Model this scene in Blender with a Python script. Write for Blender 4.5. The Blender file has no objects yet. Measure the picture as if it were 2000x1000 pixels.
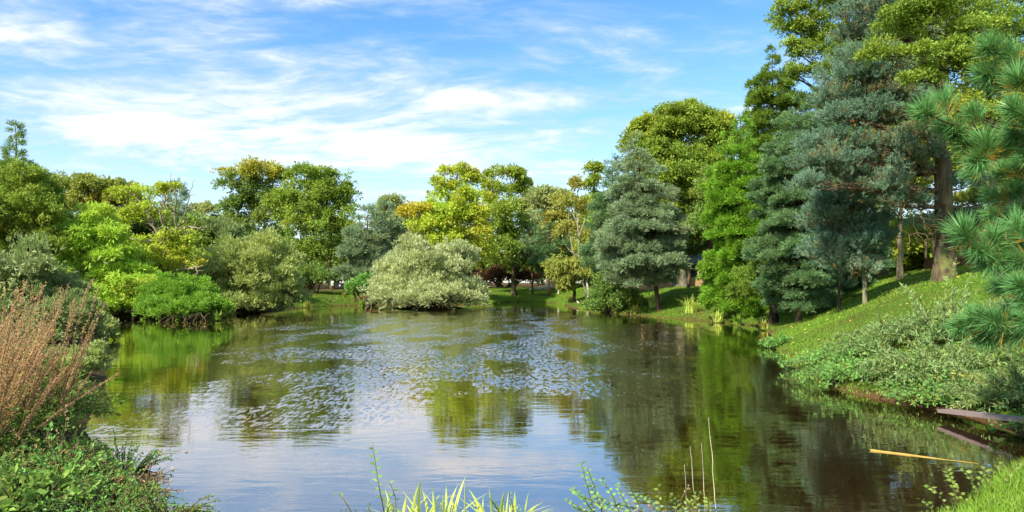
import bpy, math, random
import numpy as np
from mathutils import Vector
R = math.radians
rng = np.random.default_rng(11)
random.seed(11)
scene = bpy.context.scene
COL = scene.collection

# ------------------------------------------------------------------ camera
EYE, FPX, HORIZ = 2.0, 1333.0, 552.0
cam_d = bpy.data.cameras.new('camera')
cam_d.sensor_width = 36.0
cam_d.lens = 36.0 * FPX / 2000.0
cam_d.shift_y = (HORIZ - 500.0) / 2000.0
cam_d.clip_start = 0.05
cam_d.clip_end = 5000
cam = bpy.data.objects.new('camera', cam_d)
cam.location = (0, 0, EYE)
cam.rotation_euler = (R(90), 0, 0)
COL.objects.link(cam)
scene.camera = cam

# ------------------------------------------------------------------ light
SUN_EL, SUN_AZ = R(40), R(222)          # azimuth clockwise from +Y (the view axis): behind and to the left
sdir = Vector((math.sin(SUN_AZ) * math.cos(SUN_EL), math.cos(SUN_AZ) * math.cos(SUN_EL), math.sin(SUN_EL)))
sun_d = bpy.data.lights.new('sun', 'SUN')
sun_d.energy = 3.6
sun_d.angle = R(1.2)
sun_d.color = (1.0, 0.935, 0.82)
sun = bpy.data.objects.new('sun', sun_d)
sun.rotation_euler = (-sdir).to_track_quat('-Z', 'Y').to_euler()
COL.objects.link(sun)

scene.view_settings.view_transform = 'Standard'
scene.view_settings.look = 'None'
scene.view_settings.gamma = 1.0
scene.view_settings.exposure = 1.28
scene.render.engine = 'CYCLES'
scene.cycles.max_bounces = 6
scene.cycles.diffuse_bounces = 3
scene.cycles.glossy_bounces = 3
scene.cycles.transmission_bounces = 4
scene.cycles.caustics_reflective = False
scene.cycles.caustics_refractive = False


class NT:
    """small node tree helper"""
    def __init__(s, tree):
        s.t = tree

    def n(s, typ, ins=None, **props):
        nd = s.t.nodes.new(typ)
        for k, v in props.items():
            setattr(nd, k, v)
        for k, v in (ins or {}).items():
            s.set(nd.inputs[k], v)
        return nd

    def set(s, inp, v):
        if isinstance(v, bpy.types.NodeSocket):
            s.t.links.new(v, inp)
        else:
            inp.default_value = v

    def m(s, op, a, b=0.0, c=0.0, clamp=False):
        nd = s.t.nodes.new('ShaderNodeMath')
        nd.operation = op
        nd.use_clamp = clamp
        for i, v in enumerate((a, b, c)):
            s.set(nd.inputs[i], v)
        return nd.outputs[0]

    def mix(s, f, a, b, blend='MIX'):
        nd = s.t.nodes.new('ShaderNodeMix')
        nd.data_type = 'RGBA'
        nd.blend_type = blend
        s.set(nd.inputs[0], f)
        for sock, v in ((nd.inputs[6], a), (nd.inputs[7], b)):
            s.set(sock, v if isinstance(v, bpy.types.NodeSocket) or len(v) == 4 else (*v, 1))
        return nd.outputs[2]

    def sstep(s, x, lo, hi):
        nd = s.t.nodes.new('ShaderNodeMapRange')
        nd.interpolation_type = 'SMOOTHSTEP'
        s.set(nd.inputs[0], x)
        nd.inputs[1].default_value = lo
        nd.inputs[2].default_value = hi
        return nd.outputs[0]


def lin(c):
    return tuple(((v / 255.0) / 12.92 if v / 255.0 <= 0.04045 else ((v / 255.0 + 0.055) / 1.055) ** 2.4) for v in c)


# world: Nishita sky with drifting cloud banks placed by direction
world = bpy.data.worlds.new('World')
scene.world = world
world.use_nodes = True
world.node_tree.nodes.clear()
W = NT(world.node_tree)
sky = W.n('ShaderNodeTexSky', sky_type='NISHITA', sun_disc=False, sun_elevation=SUN_EL, sun_rotation=SUN_AZ,
          air_density=1.1, dust_density=0.4, ozone_density=2.5, altitude=50.0)
SKY = 0.10
tc = W.n('ShaderNodeTexCoord')
sep = W.n('ShaderNodeSeparateXYZ', {0: tc.outputs['Generated']})
dx, dy, dz = sep.outputs
yy = W.m('MAXIMUM', W.m('ABSOLUTE', dy), 0.12)
u = W.m('DIVIDE', dx, yy)
v = W.m('DIVIDE', dz, yy)
# texture domain: the cloud layer seen from below, stretched along the wind
zz = W.m('ADD', W.m('MAXIMUM', dz, 0.0), 0.10)
cx, cy = W.m('DIVIDE', dx, zz), W.m('DIVIDE', dy, zz)
cpos = W.n('ShaderNodeCombineXYZ', {0: W.m('MULTIPLY', cx, 0.62), 1: W.m('ADD', cy, W.m('MULTIPLY', cx, 0.10)), 2: 3.7})
warp = W.n('ShaderNodeTexNoise', {'Vector': cpos.outputs[0], 'Scale': 0.9, 'Detail': 3.0})
cp2 = W.n('ShaderNodeVectorMath', {0: cpos.outputs[0], 1: W.n('ShaderNodeVectorMath', {0: warp.outputs['Color'], 1: (0.5, 0.5, 0.5)}, operation='SUBTRACT').outputs[0]}, operation='ADD')
n1 = W.n('ShaderNodeTexNoise', {'Vector': cp2.outputs[0], 'Scale': 1.25, 'Detail': 9.0, 'Roughness': 0.58})
n3 = W.n('ShaderNodeTexNoise', {'Vector': cp2.outputs[0], 'Scale': 11.0, 'Detail': 6.0, 'Roughness': 0.62})
n2 = W.n('ShaderNodeTexNoise', {'Vector': cp2.outputs[0], 'Scale': 4.2, 'Detail': 7.0, 'Roughness': 0.6})
fb = W.m('ADD', W.m('ADD', W.m('MULTIPLY', n1.outputs[0], 0.46), W.m('MULTIPLY', n2.outputs[0], 0.36)), W.m('MULTIPLY', n3.outputs[0], 0.18))
banks = [  # direction (as px, py of the 2000 px frame), half sizes, strength, slope
    (60, 60, 330, 75, 0.95, 0.16), (330, 105, 260, 46, 0.85, 0.10), (650, 112, 250, 50, 1.1, -0.04),
    (740, 28, 150, 22, 0.75, -0.12), (90, 195, 260, 60, 1.0, 0.12), (330, 262, 300, 62, 1.05, 0.10),
    (660, 268, 240, 55, 1.0, 0.10), (560, 315, 300, 40, 0.75, 0.05), (480, 180, 190, 34, 0.8, 0.05), (900, 190, 260, 42, 1.1, 0.02), (1010, 262, 170, 22, 0.7, 0.0), (780, 150, 240, 30, 0.6, 0.0),
    (1010, 22, 130, 24, 0.6, 0.05), (1240, 66, 80, 24, 0.75, 0.08), (1340, 38, 110, 22, 0.55, 0.12), (1080, 255, 120, 15, 0.5, 0.0),
    (1090, 82, 90, 14, 0.55, -0.02), (900, 350, 500, 55, 0.62, 0.0), (250, 340, 300, 35, 0.5, 0.0), (1420, 70, 70, 25, 0.45, 0.1),
    (560, 165, 620, 130, 0.95, 0.02), (700, -160, 900, 150, 1.5, 0.0), (900, -480, 1400, 240, 1.7, 0.05), (1700, 90, 260, 60, 0.6, 0.0), (2300, 250, 500, 120, 0.7, 0.0), (-500, 150, 450, 180, 0.9, 0.1)]  # unseen banks above the frame are added to whiten the ripple glints
G = None
for px, py, sx, sy, amp, rot in banks:
    du = W.m('SUBTRACT', u, (px - 1000) / FPX)
    dv = W.m('ADD', W.m('SUBTRACT', v, (HORIZ - py) / FPX), W.m('MULTIPLY', du, rot))
    e = W.m('ADD', W.m('POWER', W.m('ABSOLUTE', W.m('MULTIPLY', du, FPX / sx)), 2.0), W.m('POWER', W.m('ABSOLUTE', W.m('MULTIPLY', dv, FPX / sy)), 2.0))
    g = W.m('MULTIPLY', W.m('EXPONENT', W.m('MULTIPLY', e, -0.7)), amp)
    G = g if G is None else W.m('MAXIMUM', G, g)
dens = W.sstep(W.m('ADD', W.m('MULTIPLY', G, 0.62), W.m('MULTIPLY', W.m('SUBTRACT', fb, 0.5), 3.0)), 0.0, 0.86)
veil = W.m('MULTIPLY', W.sstep(fb, 0.40, 0.66), 0.30)
dens = W.m('MAXIMUM', dens, veil)
ccol = W.mix(W.sstep(W.m('ADD', W.m('MULTIPLY', dens, 0.5), W.m('MULTIPLY', fb, 0.8)), 0.45, 0.95), (0.32, 0.37, 0.44), (0.47, 0.485, 0.50))
hs = W.n('ShaderNodeHueSaturation', {'Hue': 0.499, 'Saturation': 1.27, 'Value': SKY, 'Color': sky.outputs[0]})
skyc = W.mix(W.m('MULTIPLY', W.sstep(v, 0.34, 0.0), 0.48), hs.outputs[0], (0.34, 0.42, 0.49))
out = W.mix(W.m('MULTIPLY', dens, 0.96), skyc, ccol)
bg = W.n('ShaderNodeBackground', {'Color': out, 'Strength': 1.0})
W.n('ShaderNodeOutputWorld', {0: bg.outputs[0]})

# ------------------------------------------------------------------ terrain functions
SHORE = np.array([(0, 5.2), (-1.5, 5.25), (-2.6, 5.7), (-3.6, 6.6), (-4.6, 7.9), (-5.7, 9.2), (-7.6, 12.8), (-10.6, 18), (-16.0, 27.2), (-22.5, 39),
                  (-20.8, 40.8), (-18.6, 40.6), (-18.2, 43), (-17.4, 47), (-16.9, 51), (-16.4, 55.0), (-15.4, 58), (-13.4, 59.5), (-8.7, 61), (-2, 62), (-1.0, 69),
                  (0.6, 71), (4.4, 67), (4.6, 56), (5.0, 49.5), (6.1, 44.6), (8.6, 38.6), (10.3, 34.6), (11.3, 31), (9.9, 26), (8.0, 20.8), (6.4, 15),
                  (6.0, 12.4), (6.7, 10.5), (6.75, 9.3), (6.6, 8.5), (5.9, 7.6), (4.75, 6.8), (4.0, 6.0), (3.2, 5.4), (1.2, 5.15)], float)


def sstep(x, a, b):
    t = np.clip((x - a) / (b - a), 0, 1)
    return t * t * (3 - 2 * t)


def shore_dist(x, y):
    """signed distance to the pond edge, positive on land"""
    x, y = np.asarray(x, float), np.asarray(y, float)
    best = np.full(x.shape, 1e9)
    inside = np.zeros(x.shape, bool)
    n = len(SHORE)
    for i in range(n):
        ax, ay = SHORE[i]
        bx, by = SHORE[(i + 1) % n]
        ex, ey = bx - ax, by - ay
        t = np.clip(((x - ax) * ex + (y - ay) * ey) / (ex * ex + ey * ey), 0, 1)
        best = np.minimum(best, np.hypot(x - ax - t * ex, y - ay - t * ey))
        if by != ay:
            c = ((ay > y) != (by > y)) & (x < ex * (y - ay) / ey + ax)
            inside ^= c
    d = np.where(inside, -best, best)
    isl = (1 - np.sqrt(((x + 6.4) / 3.0) ** 2 + ((y - 52.8) / 1.5) ** 2)) * 1.0     # the bush's islet
    return np.maximum(d, isl)


def gz(x, y):
    x, y = np.asarray(x, float), np.asarray(y, float)
    d = shore_dist(x, y)
    right = sstep(x, 3.0, 7.0) * sstep(y, 7.5, 12.0) * (1 - sstep(y, 30, 60) * 0.25)
    near = 1 - sstep(y, 7.0, 14.0)
    hill = right * sstep(y, 11.0, 21.0)
    zmax = 1.05 + 0.40 * sstep(y, 20, 40) * (1 - right) + 0.40 * right * sstep(y, 9, 16) + 1.25 * hill * (1 - 0.75 * sstep(y, 28, 44)) - 0.6 * near * (1 - right)
    s = 7.0 - 3.0 * right - 5 * near * (1 - right)
    land = 0.10 * sstep(d, 0, 0.35) + zmax * (1 - np.exp(-(np.maximum(d, 0) / s) ** (1 + 0.55 * right)))
    bump = 0.05 * np.sin(x * 1.3 + 0.7 * y) * np.sin(y * 1.1 - 0.4 * x) + 0.03 * np.sin(x * 3.1 + 1.0) * np.cos(y * 2.7)
    land = land + bump * sstep(d, 0.3, 2.5)
    return np.where(d > 0, land, -0.9 * (1 - np.exp(np.minimum(d, 0) / 0.9)) - 0.02)


def G1(x, y):
    return float(gz(np.array([x]), np.array([y]))[0])


def P(px, py, Y):
    return np.array([(px - 1000.0) / FPX * Y, Y, EYE + (HORIZ - py) / FPX * Y])


# ------------------------------------------------------------------ object helpers
def mesh(name, V, F, mat, parent=None, attrs=None, smooth=False):
    V = np.asarray(V, np.float32)
    F = np.asarray(F, np.int32)
    if parent is not None:
        V = V - np.array(parent.matrix_basis.translation if parent.parent is None else parent.parent.matrix_basis.translation, np.float32)
    me = bpy.data.meshes.new(name)
    k = F.shape[1]
    me.vertices.add(len(V))
    me.vertices.foreach_set('co', V.ravel())
    me.loops.add(F.size)
    me.loops.foreach_set('vertex_index', F.ravel())
    me.polygons.add(len(F))
    me.polygons.foreach_set('loop_start', np.arange(0, F.size, k, dtype=np.int32))
    me.polygons.foreach_set('loop_total', np.full(len(F), k, np.int32))
    me.polygons.foreach_set('use_smooth', np.full(len(F), smooth))
    for a, val in (attrs or {}).items():
        at = me.attributes.new(a, 'FLOAT', 'FACE')
        at.data.foreach_set('value', np.asarray(val, np.float32))
    me.materials.append(mat)
    me.update()
    o = bpy.data.objects.new(name, me)
    COL.objects.link(o)
    if parent is not None:
        o.parent = parent
    return o


def root(name, loc, label, cat, group=None):
    o = bpy.data.objects.new(name, None)
    o.empty_display_size = 0.1
    o.location = tuple(float(q) for q in loc)
    COL.objects.link(o)
    o['label'] = label
    o['category'] = cat
    if group:
        o['group'] = group
    return o


def kind(o, k):
    o['kind'] = k
    return o


def tag(o, label, cat, group=None):
    o['label'] = label
    o['category'] = cat
    if group:
        o['group'] = group
    return o


def unit(a):
    return a / np.maximum(np.linalg.norm(a, axis=-1, keepdims=True), 1e-9)


class Wood:
    def __init__(s):
        s.V, s.F, s.n = [], [], 0

    def tube(s, pts, rad, sides=6, cap=False):
        pts = np.asarray(pts, float)
        rad = np.asarray(rad, float)
        t = np.gradient(pts, axis=0)
        t = unit(t)
        ref = np.array([0.31, 0.87, 0.38]) if abs(t[0] @ np.array([0.31, 0.87, 0.38])) < 0.9 else np.array([1.0, 0, 0])
        a = unit(np.cross(t, ref))
        b = np.cross(t, a)
        ang = np.linspace(0, 2 * np.pi, sides, endpoint=False)
        ring = pts[:, None] + rad[:, None, None] * (np.cos(ang)[None, :, None] * a[:, None] + np.sin(ang)[None, :, None] * b[:, None])
        m = len(pts)
        s.V.append(ring.reshape(-1, 3))
        i = np.arange(m - 1)[:, None] * sides + np.arange(sides)[None]
        j = np.arange(m - 1)[:, None] * sides + (np.arange(sides)[None] + 1) % sides
        f = np.stack([i, j, j + sides, i + sides], -1).reshape(-1, 4) + s.n
        s.F.append(f)
        s.n += m * sides
        if cap and sides == 4:
            s.F.append(np.array([[0, 1, 2, 3], [0, 1, 2, 3]]) + np.array([[s.n - 4], [s.n - m * 4]]))

    def box(s, p, q):
        x0, y0, z0 = p
        x1, y1, z1 = q
        V = np.array([(x0, y0, z0), (x1, y0, z0), (x1, y1, z0), (x0, y1, z0), (x0, y0, z1), (x1, y0, z1), (x1, y1, z1), (x0, y1, z1)], float)
        s.hexa(V)

    def hexa(s, V):
        F = np.array([(0, 3, 2, 1), (4, 5, 6, 7), (0, 1, 5, 4), (1, 2, 6, 5), (2, 3, 7, 6), (3, 0, 4, 7)])
        s.V.append(np.asarray(V, float))
        s.F.append(F + s.n)
        s.n += 8

    def build(s, name, mat, parent=None, smooth=True):
        return mesh(name, np.concatenate(s.V), np.concatenate(s.F), mat, parent, None, smooth)


def curve(p0, p1, sag=0.0, wob=0.0, n=8, rg=None):
    rg = rg or rng
    p0, p1 = np.asarray(p0, float), np.asarray(p1, float)
    L = np.linalg.norm(p1 - p0)
    t = np.linspace(0, 1, n)[:, None]
    mid = (p0 + p1) / 2 + np.array([0, 0, sag * L])
    pts = (1 - t) ** 2 * p0 + 2 * t * (1 - t) * mid + t ** 2 * p1
    if wob:
        ph = rg.uniform(0, 6.3, 3)
        fr = rg.uniform(5, 10, 3)
        pts = pts + wob * L * np.sin(t * fr + ph) * np.sin(t * np.pi) * 0.6
        pts[1:-1] += rg.normal(0, wob * L * 0.25, (n - 2, 3))
    return pts


def limb(w, p0, p1, r0, r1, sag=0.0, wob=0.05, n=8, sides=6):
    pts = curve(p0, p1, sag, wob, n)
    w.tube(pts, np.linspace(r0, r1, n), sides)
    return pts


def rand_unit(n, rg=None):
    return unit((rg or rng).normal(size=(n, 3)))


class Leaves:
    def __init__(s):
        s.V, s.t, s.h = [], [], []

    def add(s, base, d, wv, l, w, tint, hue, bend=0.12):
        """rhombic leaves: base points, directions, width directions, lengths, widths"""
        l = np.broadcast_to(np.asarray(l, float), (len(base),))[:, None]
        w = np.broadcast_to(np.asarray(w, float), (len(base),))[:, None]
        up = np.cross(d, wv)
        m = base + d * l * 0.42 - up * l * bend
        q = np.stack([base, m + wv * w * 0.5 + up * w * 0.12, base + d * l, m - wv * w * 0.5 + up * w * 0.12], 1)
        s.V.append(q.reshape(-1, 3).astype(np.float32))
        s.t.append(np.clip(np.broadcast_to(tint, (len(base),)), 0, 1))
        s.h.append(np.clip(np.broadcast_to(hue, (len(base),)), 0, 1))

    def sprays(s, C, A, L, Rr, nl, l, w, fwd=0.8, out=0.6, rnd=0.6, tint=0.5, hue=0.0, tj=0.25, hj=0.1, droop=0.0):
        """leaf sprays: nl leaves along each axis A of length L from C, spread Rr"""
        N = len(C)
        A = unit(A)
        a = rng.random((N, nl))
        rad = rng.normal(size=(N, nl, 3))
        rad -= (rad * A[:, None]).sum(-1, keepdims=True) * A[:, None]
        rad = unit(rad)
        rr = rng.random((N, nl)) ** 0.6
        L = np.broadcast_to(np.asarray(L, float), (N,))
        pos = C[:, None] + A[:, None] * (a * L[:, None])[..., None] + rad * (rr * Rr)[..., None]
        d = unit(A[:, None] * fwd + rad * out + rng.normal(size=(N, nl, 3)) * rnd * 0.6 - np.array([0, 0, droop]))
        wv = unit(np.cross(d, rng.normal(size=(N, nl, 3)) * 0.8 + np.cross(d, np.array([0, 0, 1.0]))[..., :] * 0.0 + np.array([0.2, -0.1, 0.9])))
        ls = l * rng.uniform(0.55, 1.4, (N, nl))
        ws = w * rng.uniform(0.75, 1.25, (N, nl))
        T = np.broadcast_to(np.asarray(tint, float), (N,))[:, None] + rng.normal(0, tj, (N, nl))
        Hh = np.broadcast_to(np.asarray(hue, float), (N,))[:, None] + rng.normal(0, hj, (N, nl))
        s.add(pos.reshape(-1, 3), d.reshape(-1, 3), wv.reshape(-1, 3), ls.ravel(), ws.ravel(), T.ravel(), Hh.ravel())

    def build(s, name, mat, parent=None):
        V = np.concatenate(s.V)
        F = np.arange(len(V), dtype=np.int32).reshape(-1, 4)
        return mesh(name, V, F, mat, parent, {'tint': np.concatenate(s.t), 'hue': np.concatenate(s.h)})


# ------------------------------------------------------------------ materials
def new_mat(name):
    m = bpy.data.materials.new(name)
    m.use_nodes = True
    m.node_tree.nodes.clear()
    return m, NT(m.node_tree)


def leaf_mat(name, dark, light, autumn, trans=0.4, rough=0.55, spec=0.25):
    m, t = new_mat(name)
    ti = t.n('ShaderNodeAttribute', attribute_name='tint')
    hu = t.n('ShaderNodeAttribute', attribute_name='hue')
    dk = tuple(0.7 * a + 0.3 * b for a, b in zip(lin(dark), lin(light)))
    c = t.mix(ti.outputs['Fac'], tuple(1.25 * q for q in dk), tuple(min(0.85, 1.25 * q) for q in lin(light)))
    c = t.mix(hu.outputs['Fac'], c, lin(autumn))
    p = t.n('ShaderNodeBsdfPrincipled', {'Base Color': c, 'Roughness': rough, 'Specular IOR Level': spec})
    tr = t.n('ShaderNodeBsdfTranslucent', {'Color': t.mix(0.2, c, lin(autumn))})
    mx = t.n('ShaderNodeMixShader', {0: trans, 1: p.outputs[0], 2: tr.outputs[0]})
    t.n('ShaderNodeOutputMaterial', {0: mx.outputs[0]})
    return m


def bark_mat(name, dark, light, scale=6.0, stretch=0.18, lichen=None):
    m, t = new_mat(name)
    g = t.n('ShaderNodeNewGeometry')
    mp = t.n('ShaderNodeMapping', {'Vector': g.outputs['Position'], 'Scale': (1, 1, stretch)})
    a = t.n('ShaderNodeTexNoise', {'Vector': mp.outputs[0], 'Scale': scale, 'Detail': 6.0, 'Roughness': 0.65})
    c = t.mix(t.sstep(a.outputs[0], 0.33, 0.67), lin(dark), lin(light))
    if lichen:
        b = t.n('ShaderNodeTexNoise', {'Vector': g.outputs['Position'], 'Scale': 2.3, 'Detail': 5.0})
        c = t.mix(t.m('MULTIPLY', t.sstep(b.outputs[0], 0.5, 0.68), 0.75), c, lin(lichen))
    bu = t.n('ShaderNodeBump', {'Height': a.outputs[0], 'Strength': 0.9, 'Distance': 0.05})
    p = t.n('ShaderNodeBsdfPrincipled', {'Base Color': c, 'Roughness': 0.9, 'Specular IOR Level': 0.15, 'Normal': bu.outputs[0]})
    t.n('ShaderNodeOutputMaterial', {0: p.outputs[0]})
    return m


def plain_mat(name, col, rough=0.6, var=0.25, scale=8.0, stretch=(1, 1, 1), metal=0.0):
    m, t = new_mat(name)
    g = t.n('ShaderNodeNewGeometry')
    mp = t.n('ShaderNodeMapping', {'Vector': g.outputs['Position'], 'Scale': stretch})
    a = t.n('ShaderNodeTexNoise', {'Vector': mp.outputs[0], 'Scale': scale, 'Detail': 5.0, 'Roughness': 0.6})
    l = lin(col)
    c = t.mix(a.outputs[0], tuple(q * (1 - var) for q in l), tuple(min(1, q * (1 + var)) for q in l))
    bu = t.n('ShaderNodeBump', {'Height': a.outputs[0], 'Strength': 0.25, 'Distance': 0.01})
    p = t.n('ShaderNodeBsdfPrincipled', {'Base Color': c, 'Roughness': rough, 'Metallic': metal, 'Normal': bu.outputs[0]})
    t.n('ShaderNodeOutputMaterial', {0: p.outputs[0]})
    return m


def glass_mat(name, col=(40, 50, 55)):
    m, t = new_mat(name)
    p = t.n('ShaderNodeBsdfPrincipled', {'Base Color': (*lin(col), 1), 'Roughness': 0.04, 'IOR': 1.5})
    t.n('ShaderNodeOutputMaterial', {0: p.outputs[0]})
    return m


LM = dict(
    oak=leaf_mat('oak_leaf', (66, 92, 26), (140, 168, 66), (196, 196, 60)),
    deep=leaf_mat('deep_green_leaf', (52, 84, 32), (118, 150, 70), (190, 184, 58)),
    gold=leaf_mat('yellow_green_leaf', (112, 142, 30), (184, 210, 72), (206, 186, 60)),
    lime=leaf_mat('lime_leaf', (120, 164, 36), (188, 222, 84), (210, 204, 84), trans=0.42),
    brt=leaf_mat('bright_green_leaf', (70, 106, 26), (136, 176, 60), (172, 206, 60), trans=0.4),
    silver=leaf_mat('silver_willow_leaf', (118, 132, 80), (200, 208, 152), (186, 186, 96), rough=0.5),
    willow=leaf_mat('willow_leaf', (100, 122, 58), (184, 196, 120), (186, 188, 72)),
    blueb=leaf_mat('grey_green_leaf', (78, 100, 54), (144, 162, 98), (180, 182, 96)),
    olive=leaf_mat('olive_leaf', (84, 104, 36), (150, 166, 76), (196, 182, 70)),
    pale=leaf_mat('pale_green_leaf', (98, 116, 62), (164, 176, 112), (206, 190, 84)),
    pine=leaf_mat('pine_needle', (76, 104, 68), (150, 174, 128), (172, 140, 76), trans=0.3),
    dpine=leaf_mat('dark_pine_needle', (52, 88, 52), (118, 154, 98), (150, 128, 60), trans=0.3),
    blue=leaf_mat('blue_pine_needle', (58, 90, 68), (122, 158, 128), (180, 140, 66), trans=0.25),
    npine=leaf_mat('long_pine_needle', (40, 88, 42), (112, 164, 92), (206, 148, 40), trans=0.25, rough=0.4, spec=0.4),
    cyp=leaf_mat('cypress_leaf', (70, 116, 24), (138, 184, 54), (120, 110, 46), trans=0.35),
    hem=leaf_mat('hemlock_leaf', (62, 92, 28), (124, 154, 56), (176, 180, 60)),
    weep=leaf_mat('weeping_leaf', (104, 114, 40), (160, 168, 78), (186, 178, 84)),
    grass=leaf_mat('grass_blade', (58, 90, 18), (124, 164, 48), (156, 150, 78), trans=0.35, rough=0.6),
    rush=leaf_mat('iris_blade', (132, 170, 40), (204, 220, 104), (228, 226, 140), trans=0.4, rough=0.4),
    bank=leaf_mat('bank_willow_leaf', (66, 98, 44), (144, 170, 104), (196, 184, 66), rough=0.45),
    mint=leaf_mat('bank_herb_leaf', (58, 112, 40), (128, 176, 88), (190, 196, 80)),
    dock=leaf_mat('dock_seed', (160, 114, 76), (224, 182, 134), (176, 160, 96), trans=0.5),
    herb=leaf_mat('low_herb_leaf', (56, 90, 28), (132, 166, 72), (176, 168, 90)),
    litter=leaf_mat('fallen_leaf', (150, 110, 40), (206, 184, 96), (226, 196, 60), trans=0.1),
    red=leaf_mat('copper_leaf', (62, 46, 28), (104, 78, 50), (170, 116, 62)),
)
BK = dict(
    oak=bark_mat('oak_bark', (52, 44, 32), (112, 98, 74), lichen=(110, 118, 60)),
    pine=bark_mat('pine_bark', (58, 44, 34), (134, 104, 80), scale=9),
    grey=bark_mat('grey_bark', (66, 62, 50), (148, 138, 112), scale=7, lichen=(128, 132, 78)),
    dead=bark_mat('dead_wood', (112, 98, 78), (190, 174, 146), scale=8),
    birch=bark_mat('birch_bark', (120, 110, 94), (206, 198, 180), scale=5, stretch=2.5),
    twig=bark_mat('twig_bark', (74, 62, 42), (126, 110, 78), scale=12),
    dark=bark_mat('dark_bark', (34, 28, 22), (74, 62, 48), scale=8),
)
CURB = {'lime': 'grey'}

# ------------------------------------------------------------------ ground
def axis(lo, hi, fine_lo, fine_hi, step, far):
    a = list(np.arange(fine_lo, fine_hi + 1e-6, step))
    s, q = step, fine_hi
    while q < hi:
        s *= 1.35
        q += s
        a.append(q)
    s, q, b = step, fine_lo, []
    while q > lo:
        s *= 1.35
        q -= s
        b.append(q)
    return np.array(b[::-1] + a)


gx = axis(-1500, 1500, -32, 34, 0.3, 0)
gy = axis(-600, 2500, 1.0, 76, 0.3, 0)
X, Y = np.meshgrid(gx, gy)
Z = gz(X.ravel(), Y.ravel())
nx, ny = len(gx), len(gy)
i = (np.arange(ny - 1)[:, None] * nx + np.arange(nx - 1)[None]).ravel()
m, t = new_mat('ground_soil_and_turf')
g = t.n('ShaderNodeNewGeometry')
sp = t.n('ShaderNodeSeparateXYZ', {0: g.outputs['Position']})
a = t.n('ShaderNodeTexNoise', {'Vector': g.outputs['Position'], 'Scale': 0.35, 'Detail': 6.0, 'Roughness': 0.6})
b = t.n('ShaderNodeTexNoise', {'Vector': g.outputs['Position'], 'Scale': 7.0, 'Detail': 5.0, 'Roughness': 0.7})
grass = t.mix(b.outputs[0], lin((48, 70, 18)), lin((92, 118, 38)))
soil = t.mix(b.outputs[0], lin((52, 40, 24)), lin((112, 88, 54)))
bare = t.sstep(t.m('ADD', a.outputs[0], t.m('MULTIPLY', b.outputs[0], 0.25)), 0.66, 0.78)
# woodland floor far from the water, mud at the edge
wood = t.sstep(sp.outputs[1], 78, 92)
left = t.m('MULTIPLY', t.m('MAXIMUM', t.sstep(t.m('MULTIPLY', sp.outputs[0], -1), 17, 19), t.m('MULTIPLY', t.sstep(t.m('MULTIPLY', sp.outputs[0], -1), -2.0, -1.0), t.sstep(sp.outputs[1], 48, 44))), 0.93)
# leaf litter patch left of the islet
ex = t.m('DIVIDE', t.m('SUBTRACT', sp.outputs[0], -13.3), 2.6)
ey = t.m('DIVIDE', t.m('SUBTRACT', sp.outputs[1], 66), 3.6)
patch = t.sstep(t.m('ADD', t.m('MULTIPLY', ex, ex), t.m('ADD', t.m('MULTIPLY', ey, ey), t.m('MULTIPLY', b.outputs[0], 0.8))), 1.7, 0.9)
mud = t.sstep(sp.outputs[2], 0.14, 0.04)
f = t.m('MAXIMUM', t.m('MAXIMUM', bare, wood), t.m('MAXIMUM', t.m('MAXIMUM', left, patch), mud))
c = t.mix(f, grass, soil)
c = t.mix(patch, c, t.mix(b.outputs[0], lin((104, 56, 34)), lin((158, 98, 62))))
bu = t.n('ShaderNodeBump', {'Height': b.outputs[0], 'Strength': 0.8, 'Distance': 0.06})
p = t.n('ShaderNodeBsdfPrincipled', {'Base Color': c, 'Roughness': 0.95, 'Specular IOR Level': 0.1, 'Normal': bu.outputs[0]})
t.n('ShaderNodeOutputMaterial', {0: p.outputs[0]})
kind(mesh('ground', np.stack([X.ravel(), Y.ravel(), Z], 1), np.stack([i, i + 1, i + nx + 1, i + nx], 1), m, smooth=True), 'structure')

# ------------------------------------------------------------------ water
m, t = new_mat('pond_water')
g = t.n('ShaderNodeNewGeometry')
pos = g.outputs['Position']
sp = t.n('ShaderNodeSeparateXYZ', {0: pos})
fine = t.n('ShaderNodeTexNoise', {'Vector': t.n('ShaderNodeMapping', {'Vector': pos, 'Scale': (1.3, 4.2, 1), 'Rotation': (0, 0, R(6))}).outputs[0], 'Scale': 1.0, 'Detail': 4.0, 'Roughness': 0.55, 'Distortion': 0.4})
wave = t.n('ShaderNodeTexNoise', {'Vector': t.n('ShaderNodeMapping', {'Vector': pos, 'Scale': (0.7, 1.6, 1), 'Rotation': (0, 0, R(-12))}).outputs[0], 'Scale': 1.0, 'Detail': 3.0})
# a breeze patch out in the middle
big = t.n('ShaderNodeTexNoise', {'Vector': pos, 'Scale': 0.16, 'Detail': 3.0})
bx_ = t.m('DIVIDE', t.m('SUBTRACT', sp.outputs[0], -1.6), 9.5)
by_ = t.m('DIVIDE', t.m('SUBTRACT', sp.outputs[1], 31.0), 19.0)
rad = t.m('ADD', t.m('ADD', t.m('MULTIPLY', bx_, bx_), t.m('MULTIPLY', by_, by_)), t.m('MULTIPLY', t.m('SUBTRACT', big.outputs[0], 0.5), 2.6))
breeze = t.sstep(rad, 1.35, 0.35)
amp = t.m('ADD', 0.0024, t.m('MULTIPLY', breeze, 0.003))
ca = t.n('ShaderNodeTexNoise', {'Vector': t.n('ShaderNodeMapping', {'Vector': pos, 'Scale': (13.0, 3.4, 1), 'Rotation': (0, 0, R(-5))}).outputs[0], 'Scale': 1.0, 'Detail': 4.0, 'Roughness': 0.65, 'Distortion': 1.0})
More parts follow.
